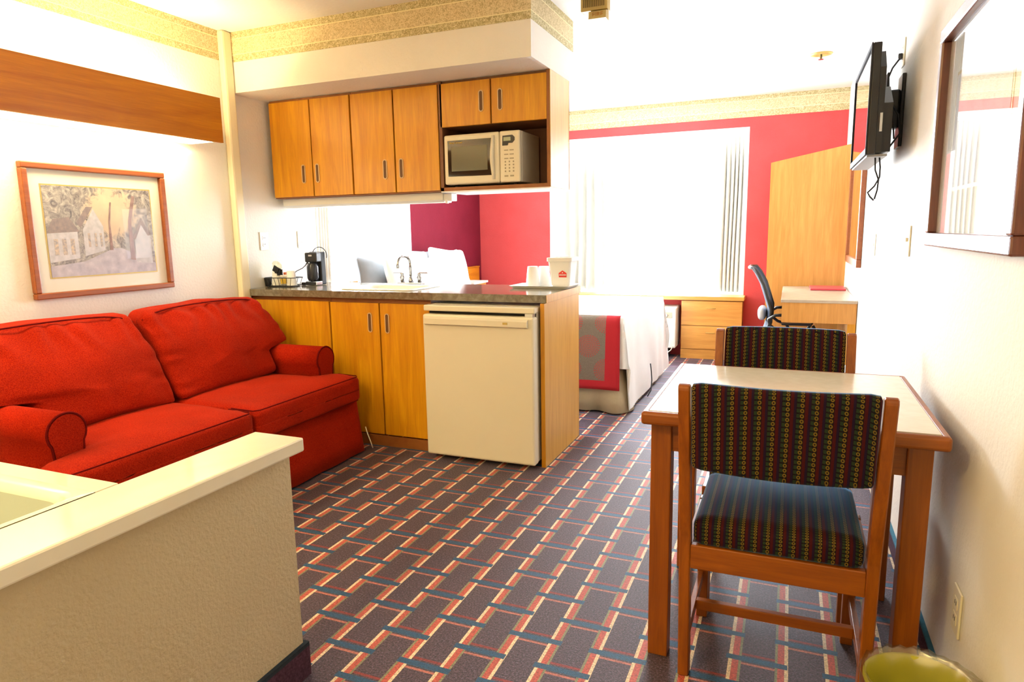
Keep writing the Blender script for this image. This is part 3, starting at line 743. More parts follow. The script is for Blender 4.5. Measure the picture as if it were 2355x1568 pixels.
t = thing('wall_cabinet', 'wall cabinet with short doors over an open microwave niche', 'cabinet', (-1.54, 3.6, UZ0), 'wall cabinets under the soffit')
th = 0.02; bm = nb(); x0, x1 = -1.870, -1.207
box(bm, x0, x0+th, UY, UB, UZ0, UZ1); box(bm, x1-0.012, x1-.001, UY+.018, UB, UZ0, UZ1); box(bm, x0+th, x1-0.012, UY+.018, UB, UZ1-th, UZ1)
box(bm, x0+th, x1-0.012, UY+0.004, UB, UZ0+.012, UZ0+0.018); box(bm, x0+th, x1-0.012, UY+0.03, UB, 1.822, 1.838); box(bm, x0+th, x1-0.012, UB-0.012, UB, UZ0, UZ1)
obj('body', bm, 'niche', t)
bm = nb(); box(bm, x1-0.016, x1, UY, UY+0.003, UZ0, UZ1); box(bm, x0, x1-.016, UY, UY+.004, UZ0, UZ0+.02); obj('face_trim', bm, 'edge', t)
bx('side_panel', 'cream_wood', t, x1-.001, x1+0.004, UY+.003, UB-.003, UZ0, UZ1)
bx('underside', 'white', t, x0, x1, UY, UB, UZ0-0.006, UZ0)
bx('rear_edge', 'edge', t, x1-.001, x1+0.005, UB-.003, UB, UZ0, UZ1)
door(t, x0+.006, -1.548, 1.818, UZ1-.012, UY, -1.604, 1.944); door(t, -1.545, x1-.014, 1.818, UZ1-.012, UY, -1.490, 1.942)

# under-cabinet light
t = thing('under_cabinet_light', 'white tube light fixture fixed under the wall cabinets', 'light', (-2.4, 3.62, 1.46))
bm = nb(); prism(bm, [(3.55, 1.466), (3.555, 1.425), (3.58, 1.412), (3.66, 1.412), (3.69, 1.466)], 'x', -3.09, -1.905); obj('diffuser', bm, 'off_lens', t)
bx('end_cap', 'white', t, -1.905, -1.85, 3.56, 3.63, 1.418, 1.4615, b=0.004); bx('switch', 'white', t, -1.89, -1.875, 3.552, 3.575, 1.404, 1.425, b=0.003)

# microwave
t = thing('microwave', 'cream microwave in the open niche of the wall cabinet', 'microwave', (-1.6, 3.6, 1.49))
mx0, mx1, mz0, mz1 = -1.84, -1.375, 1.502, 1.775
MY = 3.462
bm = nb(); bbox(bm, mx0+0.004, mx1, MY+0.03, 3.77, mz0, mz1, b=0.006); obj('body', bm, 'appl', t)
bm = nb(); bbox(bm, mx0, -1.497, MY, MY+0.03, mz0, mz1, b=0.012, seg=3); d = obj('door', bm, 'appl', t)
bm = nb(); prism(bm, [(mx0+.026, mz0+.045), (-1.533, mz0+.042), (-1.541, mz0+.09), (-1.544, (mz0+mz1)/2), (-1.541, mz1-.075), (-1.533, mz1-.032), (mx0+.026, mz1-.032)], 'y', MY-0.0025, MY+0.002); wn = obj('window', bm, 'black_gloss', d)
bm = nb(); bbox(bm, mx0+.048, -1.568, MY-0.0035, MY-.0022, mz0+.072, mz1-.066, b=0.0005, seg=1)
obj('window_screen', bm, mat('window_screen_tint', (0.10, 0.10, 0.06), 0.18), wn)
text('lettering', 'Sharp Carousel', 'yellow', wn, (-1.762, MY-.004, mz1-.045), (1, 0, 0), (0, 0, 1), 0.013)
bm = nb(); tube(bm, [(-1.532+0.006*math.sin(k/8*PI)*-1, MY-0.012+0.008*abs(k/4-1), mz0+0.02+(mz1-mz0-.04)*k/8) for k in range(9)], [0.008, 0.009, 0.010, 0.011, 0.011, 0.011, 0.010, 0.009, 0.008], 10); obj('handle', bm, 'appl', d)
bm = nb(); bbox(bm, -1.495, mx1, MY, MY+0.03, mz0, mz1, b=0.008, seg=3); cp = obj('control_panel', bm, 'appl', t)
bm = nb(); prism(bm, [(-1.478, mz1-.078), (-1.446, mz1-.078), (-1.442, mz1-.066), (-1.418, mz1-.066), (-1.405, mz1-.052), (-1.405, mz1-.036), (-1.418, mz1-.024), (-1.476, mz1-.026)], 'y', MY-0.002, MY+.001); obj('display_bezel', bm, 'black', cp)
bx('display', 'lcd', cp, -1.470, -1.428, MY-.0032, MY-.0018, mz1-.054, mz1-.034)
bm = nb()
for i, zz in enumerate((.100, .122, .144)):
    for xx in (-1.468, -1.436): box(bm, xx, xx+.024, MY-.0012, MY+.0005, mz1-zz-.006, mz1-zz)
for i in range(4):
    for j in range(3): box(bm, -1.466+j*.024, -1.458+j*.024, MY-.0012, MY+.0005, mz1-.168-i*.017, mz1-.160-i*.017)
for xx in (-1.468, -1.434): box(bm, xx, xx+.022, MY-.0012, MY+.0005, mz1-.244, mz1-.236)
obj('keypad', bm, 'taupe_pl', cp)
for x_ in (mx0+.05, mx1-.05):
    for y_ in (3.52, 3.73):
        bm = nb(); lathe(bm, [(0.012, 1.486), (0.012, 1.502)], (x_, y_, 0), 10); obj('foot', bm, 'black', t)

# ------------------------------------------------------------------ things on the counter
def cup_geo(bm, c, r0, r1, h, mi=0, n=20, inv=False):
    if inv: lathe(bm, [(r1, 0), (r0, h), (r0*0.9, h+.001)], c, n, mi)
    else: lathe(bm, [(r0, 0), (r1, h), (r1+.002, h+.002), (r1-.001, h+.002), (r0-.002, .004)], c, n, mi)
t = thing('wire_basket', 'black wire basket holding cups and packets on the left counter end', 'basket', (-3.03, 3.40, 0.91))
bm = nb(); bxc, byc = -2.995, 3.40
def rect(hx, hy, z, r=0.02): return [(a, b, z) for a, b in rr(bxc, byc, hx, hy, r, 4)]
tube(bm, rect(0.115, 0.055, 0.968), 0.003, 6, True); tube(bm, rect(0.095, 0.045, 0.914), 0.003, 6, True); obj('rim', bm, 'black', t)
bm = nb()
for k in range(7):
    x_ = bxc - 0.085 + 0.17*k/6
    tube(bm, [(bxc+(x_-bxc)*1.2, byc-0.055, 0.968), (x_, byc-0.045, 0.914), (x_, byc+0.045, 0.914), (bxc+(x_-bxc)*1.2, byc+0.055, 0.968)], 0.0018, 5)
prism(bm, [(byc-.055, .968), (byc+.055, .968), (byc+.045, .914), (byc-.045, .914)], 'x', bxc-.114, bxc-.098)
obj('wires', bm, 'black_m', t)
def cupthing(label, loc, r0, r1, h, m='cup', inv=True, n=1, group='cups in the wire basket'):
    t = thing('foam_cup', label, 'cup', loc, group)
    bm = nb(); lathe(bm, [(r1, 0), (r1+.001, .004), (r0, h), (r0*.92, h+.002)], loc, 20); obj('body', bm, m, t)
    bm = nb(); lathe(bm, [(r1+.003, .0), (r1+.003, .006), (r1, .007)], loc, 20); obj('rim', bm, m, t)
    return t
cupthing('upturned white cup stack at the left end of the wire basket', (-3.047, 3.40, 0.918), 0.028, 0.038, 0.100)
cupthing('upturned white cup at the right end of the wire basket', (-2.935, 3.40, 0.918), 0.026, 0.032, 0.090, 'cup')
t = thing('creamer_cup', 'small white and yellow printed cup in the wire basket', 'cup', (-2.985, 3.37, 0.918), 'cups in the wire basket')
bm = nb(); lathe(bm, [(.018, 0), (.022, .062), (.023, .064), (.018, .068)], (-2.982, 3.382, 0.918), 18); obj('body', bm, 'cup', t)
bm = nb(); lathe(bm, [(.0192, .012), (.0218, .045)], (-2.982, 3.382, 0.918), 18, caps=False); obj('printed_band', bm, 'yellow', t)
bm = nb(); bbox(bm, -3.008, -2.992, 3.41, 3.438, 0.918, 1.0, b=0.003); xf(bm, Matrix.Rotation(0.0, 4, 'Z'))
tag(obj('condiment_packet', bm, 'orange'), 'orange condiment packet standing between cups in the basket', 'packet')
bm = nb()
for k in range(3): 
    b2 = nb(); bbox(b2, -0.022, 0.022, -0.008+0.004*k, -0.004+0.004*k, -0.02, 0.02, b=0.001, seg=1); xf(b2, Matrix.Translation((-3.02+0.012*k, 3.365, 1.022-0.010*k)) @ Matrix.Rotation(0.5-0.25*k, 4, 'Y')); me = bpy.data.meshes.new('t'); b2.to_mesh(me); b2.free(); bm.from_mesh(me)
tag(obj('coffee_packet', bm, 'black_gloss'), 'black and silver coffee sachets lying over the basket cups', 'packet')
b2 = cushion((0.06, 0.03, 0.045), (0.008, 0.008, 0.008), 0.012, 6, None, 0.012, 4); xf(b2, Matrix.Translation((-3.05, 3.405, 1.043)))
tag(obj('plastic_wrap', b2, 'liner'), 'crumpled clear plastic wrap on the tallest cup in the basket', 'wrap')

t = thing('coffee_maker', 'black single-cup coffee maker on the counter near the side window', 'coffee maker', (-2.85, 3.57, 0.91))
bm = nb(); bbox(bm, -2.912, -2.815, 3.55, 3.60, 0.912, 1.125, b=0.008, seg=3); obj('body', bm, 'black_m', t)
bm = nb(); bbox(bm, -2.905, -2.812, 3.50, 3.555, 1.06, 1.122, b=0.008, seg=3); obj('brew_head', bm, 'black', t)
bm = nb(); bbox(bm, -2.900, -2.812, 3.49, 3.555, 0.911, 0.938, b=0.005); bs = obj('drip_tray', bm, 'chrome', t)
bx('grate', 'black', bs, -2.893, -2.820, 3.486, 3.491, 0.916, 0.933)
bm = nb(); lathe(bm, [(0.03, 0.94), (0.038, 0.96), (0.038, 1.03), (0.03, 1.055)], (-2.858, 3.518, 0), 20); obj('carafe', bm, 'coffee_dark', t)
bx('label_plate', 'silver', t, -2.872, -2.846, 3.4985, 3.5005, 1.098, 1.108)
bm = nb(); tube(bm, [(-2.862+0.058*math.cos(a), 3.60, 1.10+0.055*math.sin(a)) for a in [PI*k/12 - 0.3 for k in range(15)]], 0.0025, 6)
L = [(-2.90, 3.62, 1.11), (-2.925, 3.60, 1.09), (-2.94, 3.57, 1.05), (-2.965, 3.55, 1.02), (-2.995, 3.52, 1.00), (-3.01, 3.50, 0.97), (-3.0, 3.48, 0.93), (-2.96, 3.49, 0.915), (-2.93, 3.50, 0.915)]
tube(bm, L, 0.003, 6); tube(bm, [(-2.915, 3.60, 1.09), (-2.935, 3.58, 1.04), (-2.955, 3.56, 1.03), (-2.94, 3.58, 1.07), (-2.915, 3.60, 1.085)], 0.004, 6); obj('cord', bm, 'black_m', t)
bm = nb(); bbox(bm, -2.935, -2.905, 3.49, 3.51, 0.9105, 0.93, b=0.004); obj('plug', bm, 'black', t)

t = thing('serving_tray', 'white plastic tray under the ice bucket at the counter end', 'tray', (-1.30, 3.62, 0.91))
bm = nb(); loops = []
for hx, hy, z in ((0.165, 0.10, 0.9105), (0.183, 0.118, 0.925), (0.178, 0.114, 0.925), (0.163, 0.098, 0.915)):
    loops.append([bm.verts.new((px, py, z)) for px, py in rr(-1.308, 3.655, hx, hy, 0.02, 5)])
for A, B_ in zip(loops[:-1], loops[1:]):
    for k in range(len(A)): bm.faces.new([A[k], A[(k+1) % len(A)], B_[(k+1) % len(A)], B_[k]])
bm.faces.new(loops[0][::-1]); bm.faces.new(loops[-1]); obj('dish', bm, 'cup', t)
t = thing('ice_bucket', 'square cream ice bucket with a red house-shaped crest on the tray', 'ice bucket', (-1.185, 3.66, 0.916))
bm = nb(); loops = []
for h_, z in ((0.050, 0.9165), (0.068, 1.06), (0.075, 1.062), (0.075, 1.082), (0.067, 1.083), (0.064, 1.06), (0.055, 0.925)):
    loops.append([bm.verts.new((px, py, z)) for px, py in rr(-1.20, 3.665, h_, h_, 0.012, 4)])
for A, B_ in zip(loops[:-1], loops[1:]):
    for k in range(len(A)): bm.faces.new([A[k], A[(k+1) % len(A)], B_[(k+1) % len(A)], B_[k]])
bm.faces.new(loops[0][::-1]); bm.faces.new(loops[-1]); obj('body', bm, 'cup', t)
bm = nb(); sl = 0.0105/0.145
def bq(dx, z): return (-1.183+dx, z)
yb_ = lambda z: 3.665-0.050-0.018*(z-0.9165)/0.1435-0.0012
vs = [bm.verts.new((x_, yb_(z_), z_)) for x_, z_ in (bq(-.023, .970), bq(.023, .970), bq(.023, .996), bq(0, 1.011), bq(-.023, .996))]
bm.faces.new(vs); r_ = bmesh.ops.extrude_face_region(bm, geom=bm.faces[:]); 
bmesh.ops.translate(bm, verts=[v for v in r_['geom'] if isinstance(v, bmesh.types.BMVert)], vec=(0, 0.002, 0)); cr = obj('crest', bm, 'red_print', t)
bm = nb(); box(bm, -1.183-.019, -1.183+.019, yb_(.985)-.0012, yb_(.985)+.001, .9815, .9895); obj('crest_band', bm, 'cup', cr)
bm = nb(); lathe(bm, [(.0035, 0), (.0035, .0012)], (-1.183, yb_(1.0)-.001, .9985), 10, axis='y'); obj('crest_dot', bm, 'cup', cr)
text('lettering', 'RAMADA', 'red_print', cr, (-1.183, yb_(.985)-.0018, .9855), (1, 0, 0), (0, 0, 1), 0.0085, 0.0003)
g = 'cups on the white tray'
for i, (x_, y_, lb) in enumerate(((-1.375, 3.635, 'upturned clear-white cup on the tray, nearer its left end'), (-1.395, 3.69, 'upturned cup behind the other one on the tray'))):
    if i == 1: x_, y_ = -1.335, 3.715
    cupthing(lb, (x_, y_, 0.9155), 0.030, 0.040, 0.115-0.004*i, 'cup', group=g)

# ------------------------------------------------------------------ wall plates
def plate(name, label, xw, sgn, y, z, kind, m='plate_w', w_=0.07, h_=0.115):
    t = thing(name, label, name.replace('_', ' '), (xw, y, z), 'wall plates')
    def X(d0, d1): return sorted((xw+sgn*d0, xw+sgn*d1))
    a, b = X(0.0005, 0.006); bm = nb(); bbox(bm, a, b, y-w_/2, y+w_/2, z-h_/2, z+h_/2, b=0.002, seg=2); obj('cover', bm, m, t)
    if kind == 'outlet':
        for dz in (-.02, .02):
            a, b = X(0.005, 0.0075); o = bx('socket', m, t, a, b, y-.016, y+.016, z+dz-.014, z+dz+.014, b=0.002)
            bm = nb(); a, b = X(0.0065, 0.008)
            for dy in (-.006, .006): box(bm, a, b, y+dy-.0012, y+dy+.0012, z+dz-.004, z+dz+.006)
            obj('slot', bm, 'black_m', o)
    elif kind == 'switch':
        a, b = X(0.005, 0.014); bx('toggle', m, t, a, b, y-.004, y+.004, z-.003, z+.012)
    else:
        a, b = X(0.005, 0.010); bx('jack', m, t, a, b, y-.008, y+.008, z-.008, z+.008)
    return t
plate('wall_outlet', 'outlet plate above the wire basket, nearer the corner trim', XL, 1, 3.38, 1.20, 'outlet')
plate('wall_outlet', 'outlet plate above the coffee maker, nearer the side window', XL, 1, 3.735, 1.205, 'outlet')
plate('wall_outlet', 'cream outlet low on the right wall above the trash bin', XR, -1, 1.79, 0.30, 'outlet', 'plate')
plate('light_switch', 'switch plate on the right wall between desk and mahogany-framed picture', XR, -1, 2.945, 1.17, 'switch', 'plate')
plate('wall_outlet', 'outlet plate high on the right wall feeding the television', XR, -1, 3.46, 1.965, 'outlet', 'plate')
plate('cable_plate', 'small plate on the right wall below the television cords', XR, -1, 4.05, 1.13, 'jack', 'plate_w')

# ------------------------------------------------------------------ table and chairs
t = thing('dining_table', 'small rectangular table with beige laminate top and wooden legs', 'table', (0, 2.1, 0))
tx0, tx1, ty0, ty1 = -0.352, 0.368, 1.742, 2.45
bm = nb(); box(bm, tx0+.02, tx1-.02, ty0+.02, ty1-.02, 0.716, 0.7455); top = obj('tabletop', bm, 'tabletop', t)
bm = nb()
bbox(bm, tx0, tx1, ty0, ty0+.0205, 0.708, 0.745, b=0.009, seg=3); bbox(bm, tx0, tx1, ty1-.0205, ty1, 0.708, 0.745, b=0.009, seg=3)
bbox(bm, tx0, tx0+.0205, ty0+.004, ty1-.004, 0.708, 0.745, b=0.009, seg=3); bbox(bm, tx1-.0205, tx1, ty0+.004, ty1-.004, 0.708, 0.745, b=0.009, seg=3)
obj('edge_band', bm, 'chair_wood_x', top)
for x_ in (-0.333, 0.287):
    for y_ in (1.795, 2.345): bx('leg', 'chair_wood', t, x_, x_+0.056, y_, y_+0.056, 0, 0.709, b=0.003)
for y_ in (1.805, 2.372): bx('apron', 'chair_wood_x', t, -0.277, 0.287, y_, y_+0.02, 0.622, 0.709)
for x_ in (-0.322, 0.312): bx('apron', 'chair_wood', t, x_, x_+0.02, 1.851, 2.345, 0.622, 0.709)

def make_chair(label, loc):
    t = thing('dining_chair', label, 'chair', (0, 0, 0), 'dining chairs at the small table')
    for s_ in (-1, 1):
        bm = nb(); x0, x1 = sorted((s_*0.236, s_*0.207))
        prof = [(0.025, 0), (-0.018, 0), (-0.052, .43), (-.135, .845), (-.132, .855), (-.118, .858), (-.102, .85), (-.008, .43)]
        prism(bm, [(a, b) for a, b in prof], 'x', x0, x1)
        bmesh.ops.bevel(bm, geom=bm.edges[:], offset=0.003, segments=1, affect='EDGES'); obj('leg', bm, 'chair_wood', t)
        bm = nb(); bbox(bm, *sorted((s_*0.225, s_*0.192)), 0.298, 0.330, 0, 0.40, b=0.003); obj('leg', bm, 'chair_wood', t)
        bm = nb(); bbox(bm, *sorted((s_*0.224, s_*0.204)), -0.012, 0.298, 0.335, 0.398, b=0.002); obj('seat_rail', bm, 'chair_wood', t)
        bm = nb(); bbox(bm, *sorted((s_*0.222, s_*0.206)), -0.002, 0.298, 0.125, 0.158, b=0.002); obj('stretcher', bm, 'chair_wood', t)
    bm = nb(); bbox(bm, -0.207, 0.207, -0.045, -0.022, 0.338, 0.405, b=0.003); obj('seat_rail', bm, 'chair_wood_x', t)
    bm = nb(); bbox(bm, -0.205, 0.205, 0.30, 0.325, 0.34, 0.40, b=0.003); obj('seat_rail', bm, 'chair_wood_x', t)
    bm = nb(); bbox(bm, -0.206, 0.206, 0.118, 0.138, 0.128, 0.158, b=0.002); obj('stretcher', bm, 'chair_wood_x', t)
    def fn(p):
        return (p.x, p.y + 0.155, p.z + 0.439 + (0.006 if p.z > 0 else 0)*0)
    bm = cushion((0.405, 0.400, 0.074), (0.0, 0.004, 0.016), 0.022, 16, fn); obj('seat', bm, 'chairfab', t, True)
    def fb(p):
        h = (p.z+0.115)/0.23
        y = -0.088 - 0.042*h + p.y - 0.028*math.cos(p.x/0.205*PI/2)
        return (p.x, y, 0.634 + h*0.231)
    bm = cushion((0.408, 0.036, 0.23), (0, 0.0, 0.0), 0.014, 16, fb); obj('backrest', bm, 'chairfab', t, True)
    return t
ch = make_chair('wooden chair with woven striped upholstery, seen from behind at the near table edge', (0, 0, 0))
ch.location = (0, 1.745, 0)
c2 = copy_tree(ch); c2.location = (-0.005, 2.475, 0); c2.rotation_euler = (0, 0, PI)
c2['label'] = 'wooden striped chair at the far side of the table, only its back showing'

# trash bin
t = thing('trash_bin', 'lime yellow trash bin with clear liner in the near right corner', 'trash bin', (0.293, 1.46, 0))
bm = nb(); lathe(bm, [(0.078, 0.0), (0.105, 0.285), (0.109, 0.29), (0.109, 0.295), (0.102, 0.294), (0.075, 0.01)], (0.293, 1.46, 0), 32); obj('body', bm, 'bin', t)
bm = nb(); rings = []
for j, (r_, z_) in enumerate(((0.107, 0.235), (0.113, 0.27), (0.114, 0.298), (0.110, 0.312), (0.102, 0.305), (0.094, 0.27), (0.085, 0.18))):
    rings.append([bm.verts.new((0.293+(r_+0.0035*math.sin(k*7+j*2))*math.cos(2*PI*k/48), 1.46+(r_+0.0035*math.sin(k*5+j))*math.sin(2*PI*k/48), z_+0.004*math.sin(k*3.1+j))) for k in range(48)])
for A, B_ in zip(rings[:-1], rings[1:]):
    for k in range(48):
        f = bm.faces.new([A[k], A[(k+1) % 48], B_[(k+1) % 48], B_[k]]); f.smooth = True
obj('liner', bm, 'liner', t)

# ------------------------------------------------------------------ television
t = thing('television', 'black flat television on an arm mount on the right wall', 'television', (0.32, 3.4, 1.5))
bm = nb(); bbox(bm, 0.262, 0.292, 3.02, 3.75, 1.505, 1.922, b=0.004); obj('bezel', bm, 'black', t)
bx('screen', 'screen', t, 0.2605, 0.2625, 3.032, 3.738, 1.53, 1.91)
bm = nb(); prism(bm, [(3.025, 1.51), (3.745, 1.51), (3.745, 1.83), (3.68, 1.90), (3.09, 1.90), (3.025, 1.83)], 'x', 0.292, 0.312); prism(bm, [(3.05, 1.515), (3.72, 1.515), (3.70, 1.70), (3.60, 1.78), (3.17, 1.78), (3.05, 1.70)], 'x', 0.312, 0.345); obj('back_shell', bm, 'black', t)
bm = nb()
for (a, b, c_, d_) in ((3.02, 3.75, 1.905, 1.922), (3.02, 3.75, 1.505, 1.53), (3.02, 3.032, 1.53, 1.905), (3.732, 3.75, 1.53, 1.905)): box(bm, 0.256, 0.2615, a, b, c_, d_)
obj('screen_rim', bm, 'black_m', t)
bx('lower_trim', 'grey_pl', t, 0.264, 0.335, 3.04, 3.73, 1.498, 1.506)
bx('badge', 'silver', t, 0.300, 0.309, 3.022, 3.0245, 1.59, 1.66)
bm = nb(); bbox(bm, 0.345, 0.352, 3.30, 3.36, 1.56, 1.86, b=0.002); bbox(bm, 0.345, 0.352, 3.46, 3.52, 1.56, 1.86, b=0.002); bbox(bm, 0.352, 0.365, 3.30, 3.52, 1.68, 1.74, b=0.003)
bbox(bm, 0.365, 0.405, 3.36, 3.42, 1.64, 1.80, b=0.008); bbox(bm, 0.405, 0.419, 3.34, 3.46, 1.56, 1.86, b=0.003); obj('wall_mount', bm, 'black', t)
bm = nb()
tube(bm, [(0.36, 3.40, 1.86), (0.375, 3.43, 1.90), (0.395, 3.45, 1.93), (0.405, 3.46, 1.945)], 0.004, 6); tube(bm, [(0.355, 3.30, 1.75), (0.39, 3.26, 1.68), (0.395, 3.22, 1.60), (0.36, 3.2, 1.55), (0.34, 3.2, 1.52)], 0.004, 6)
tube(bm, [(0.36, 3.40, 1.86), (0.35, 3.28, 1.80), (0.362, 3.22, 1.7), (0.375, 3.22, 1.58)], 0.003, 6)
tube(bm, [(0.315, 3.10, 1.50), (0.320, 3.10, 1.46), (0.318, 3.08, 1.42), (0.30, 3.06, 1.385), (0.276, 3.04, 1.36), (0.285, 3.05, 1.345), (0.30, 3.06, 1.33)], 0.0034, 6)
tube(bm, [(0.300, 3.10, 1.50), (0.303, 3.10, 1.45), (0.315, 3.08, 1.41), (0.312, 3.07, 1.37), (0.303, 3.06, 1.335)], 0.0034, 6)
obj('cords', bm, 'black_m', t)
bm = nb(); bbox(bm, 0.396, 0.412, 3.445, 3.475, 1.938, 1.962, b=0.003); obj('plug', bm, 'black', t)

# wall mirror
t = thing('wall_mirror', 'tall wood-framed mirror on the right wall above the desk', 'mirror', (XR, 5.2, 0.98))
my0, my1, mz0_, mz1_ = 4.72, 5.66, 0.97, 2.06
bm = nb(); fw = 0.05
for (a, b, c_, d_) in ((my0, my1, mz0_, mz0_+fw), (my0, my1, mz1_-fw, mz1_), (my0, my0+fw, mz0_+fw, mz1_-fw), (my1-fw, my1, mz0_+fw, mz1_-fw)): bbox(bm, XR-0.03, XR-.001, a, b, c_, d_, b=0.004)
obj('frame', bm, 'cherry', t)
bx('mirror_glass', 'mirror', t, XR-0.018, XR-0.014, my0+fw-.003, my1-fw+.003, mz0_+fw-.003, mz1_-fw+.003)

# ------------------------------------------------------------------ desk, folder, office chair
t = thing('desk', 'wall desk with grey-beige top and maple apron along the right wall', 'desk', (0.2, 5.35, 0))
bx('desktop', 'desktop', t, -0.038, XR-0.003, 4.76, 5.88, 0.737, 0.757, b=0.002)
bx('apron', 'closet', t, -0.030, XR-0.004, 4.765, 4.785, 0.605, 0.737); bx('apron', 'closet', t, -0.030, -0.012, 5.56, 5.875, 0.605, 0.737)
bx('wall_cleat', 'closet', t, XR-0.04, XR-.004, 4.785, 5.875, 0.335, 0.737)
bx('side_support', 'maple', t, XR-0.052, XR-.004, 4.768, 4.784, 0.335, 0.605)
bm = nb(); bbox(bm, 0.157, 0.40, 5.50, 5.80, 0.758, 0.772, b=0.003); tag(obj('folder', bm, 'red_paper'), 'red guest folder lying on the desk', 'folder')

t = thing('office_chair', 'black mesh swivel office chair at the desk', 'chair', (0.05, 5.22, 0))
def bp(k):   # back curve (x, z) in profile
    P_ = [(-0.245, 0.945), (-0.215, 0.905), (-0.175, 0.83), (-0.145, 0.74), (-0.120, 0.66), (-0.122, 0.57), (-0.150, 0.48), (-0.165, 0.44)]
    f = k*(len(P_)-1); i = min(int(f), len(P_)-2); q = f-i
    return (P_[i][0]*(1-q)+P_[i+1][0]*q, P_[i][1]*(1-q)+P_[i+1][1]*q)
bm = nb(); grid = []
for i in range(15):
    x_, z_ = bp(i/14); hw = 0.155 + 0.06*math.sin(i/14*PI*0.8)
    grid.append([bm.verts.new((x_ - 0.035*(1-(j/6-1)**2)*1.0 + 0.02, 5.22+hw*(j/6-1), z_)) for j in range(13)])
for A, B_ in zip(grid[:-1], grid[1:]):
    for j in range(12):
        f = bm.faces.new([A[j], A[j+1], B_[j+1], B_[j]]); f.smooth = True
o = obj('mesh_back', bm, 'mesh', t); md = o.modifiers.new('s', 'SOLIDIFY'); md.thickness = 0.006
bm = nb(); loop = []
for i in range(15):
    x_, z_ = bp(i/14); hw = 0.155+0.06*math.sin(i/14*PI*0.8); loop.append((x_+.02, 5.22-hw, z_))
loop2 = [(a, 10.44-b, c_) for a, b, c_ in loop][::-1]
mid1 = [(bp(1)[0]-.01, 5.22+.12*k, bp(1)[1]) for k in (-.8, 0, .8)]; mid2 = [(bp(0)[0]-.015, 5.22-.1*k, bp(0)[1]+.004) for k in (-.9, 0, .9)]
tube(bm, loop+mid1+loop2+mid2, 0.013, 8, True); obj('back_frame', bm, 'black', t)
bm = cushion((0.045, 0.24, 0.09), (0.01, 0, 0), 0.02, 6); xf(bm, Matrix.Translation((-0.165, 5.20, 0.615))); obj('lumbar_pad', bm, 'silver', t)
bm = cushion((0.44, 0.44, 0.07), (0, 0, 0.012), 0.03, 8); xf(bm, Matrix.Translation((0.06, 5.22, 0.435))); obj('seat', bm, 'mesh', t)
for s_ in (-1, 1):
    bm = nb(); yy = 5.22+s_*0.255
    tube(bm, [(-0.02, yy, 0.628), (-0.07, yy, 0.625), (-0.115, yy, 0.595), (-0.105, yy, 0.555), (-0.06, yy, 0.52), (0.0, yy, 0.50), (0.03, yy, 0.45), (0.08, yy, 0.435), (0.14, yy, 0.44), (0.19, yy, 0.53), (0.17, yy, 0.56)], 0.011, 8)
    bbox(bm, -0.03, 0.16, yy-.03, yy+.03, 0.555 if False else 0.56, 0.575, b=0.006); tube(bm, [(0.05, yy, 0.44), (0.06, yy-s_*.10, 0.405)], 0.012, 8); obj('armrest', bm, 'black', t)
bm = nb(); lathe(bm, [(0.026, 0.11), (0.026, 0.26), (0.016, 0.26), (0.016, 0.40)], (0.06, 5.22, 0), 16); bbox(bm, -0.02, 0.14, 5.16, 5.28, 0.385, 0.402, b=0.004); obj('gas_lift', bm, 'black', t)
bm = nb()
for k in range(5):
    a = 2*PI*k/5+.3; tube(bm, [(0.06, 5.22, 0.12), (0.06+0.26*math.cos(a), 5.22+0.26*math.sin(a), 0.075)], [0.022, 0.013], 8)
ob = obj('star_base', bm, 'black', t)
for k in range(5):
    a = 2*PI*k/5+.3; bm = nb(); lathe(bm, [(0.0, -.018), (.027, -.018), (.028, 0), (.027, .018), (0.0, .018)], (0.06+0.26*math.cos(a), 5.22+0.26*math.sin(a), 0.030), 14, axis='y', caps=False); obj('caster', bm, 'black', ob)

# closet unit with sloped side panels
t = thing('closet', 'maple closet unit with slanted side panels against the right wall', 'closet', (0.1, 6.2, 0))
for y_ in (5.94, 6.46):
    bm = nb(); prism(bm, [(-0.165, 0), (XR-0.004, 0), (XR-0.004, 1.862), (-0.165, 1.75)], 'y', y_, y_+0.02); sp = obj('side_panel', bm, 'closet', t)
    bx('edge_strip', 'cream_wood', sp, -0.170, -0.165, y_-.001, y_+0.021, 0, 1.748)
bx('shelf', 'closet', t, -0.15, XR-.004, 5.96, 6.46, 1.60, 1.618)
bm = nb(); tube(bm, [(0.12, 5.96, 1.54), (0.12, 6.46, 1.54)], 0.012, 10); obj('hanging_rail', bm, 'chrome', t)

# ------------------------------------------------------------------ ledge, drawers, air unit below the window
t = thing('window_ledge', 'long maple ledge below the far window', 'ledge', (-1.4, 6.6, 0.56))
bx('slab', 'maple_x', t, -2.60, -0.366, 6.46, YF-.002, 0.565, 0.603, b=0.003)
t = thing('drawer_chest', 'low maple drawer chest under the right end of the window ledge', 'drawers', (-0.65, 6.57, 0))
bm = nb(); box(bm, -0.935, -0.38, 6.50, YF-.003, 0, 0.565); obj('body', bm, 'edge', t)
for z0, z1 in ((0.322, 0.556), (0.095, 0.317)):
    d = bx('drawer', 'maple_x', t, -0.934, -0.381, 6.482, 6.50, z0, z1, b=0.002)
    bm = nb(); tube(bm, [(-.70, 6.482, (z0+z1)/2+.05), (-.70, 6.468, (z0+z1)/2+.05), (-.62, 6.468, (z0+z1)/2+.05), (-.62, 6.482, (z0+z1)/2+.05)], 0.003, 6); obj('handle', bm, 'gold', d)
bx('plinth', 'maple_x', t, -0.934, -0.381, 6.486, 6.50, 0, 0.09)
t = thing('air_conditioner', 'cream wall air unit under the window ledge beside the drawers', 'air conditioner', (-1.4, 6.5, 0.1))
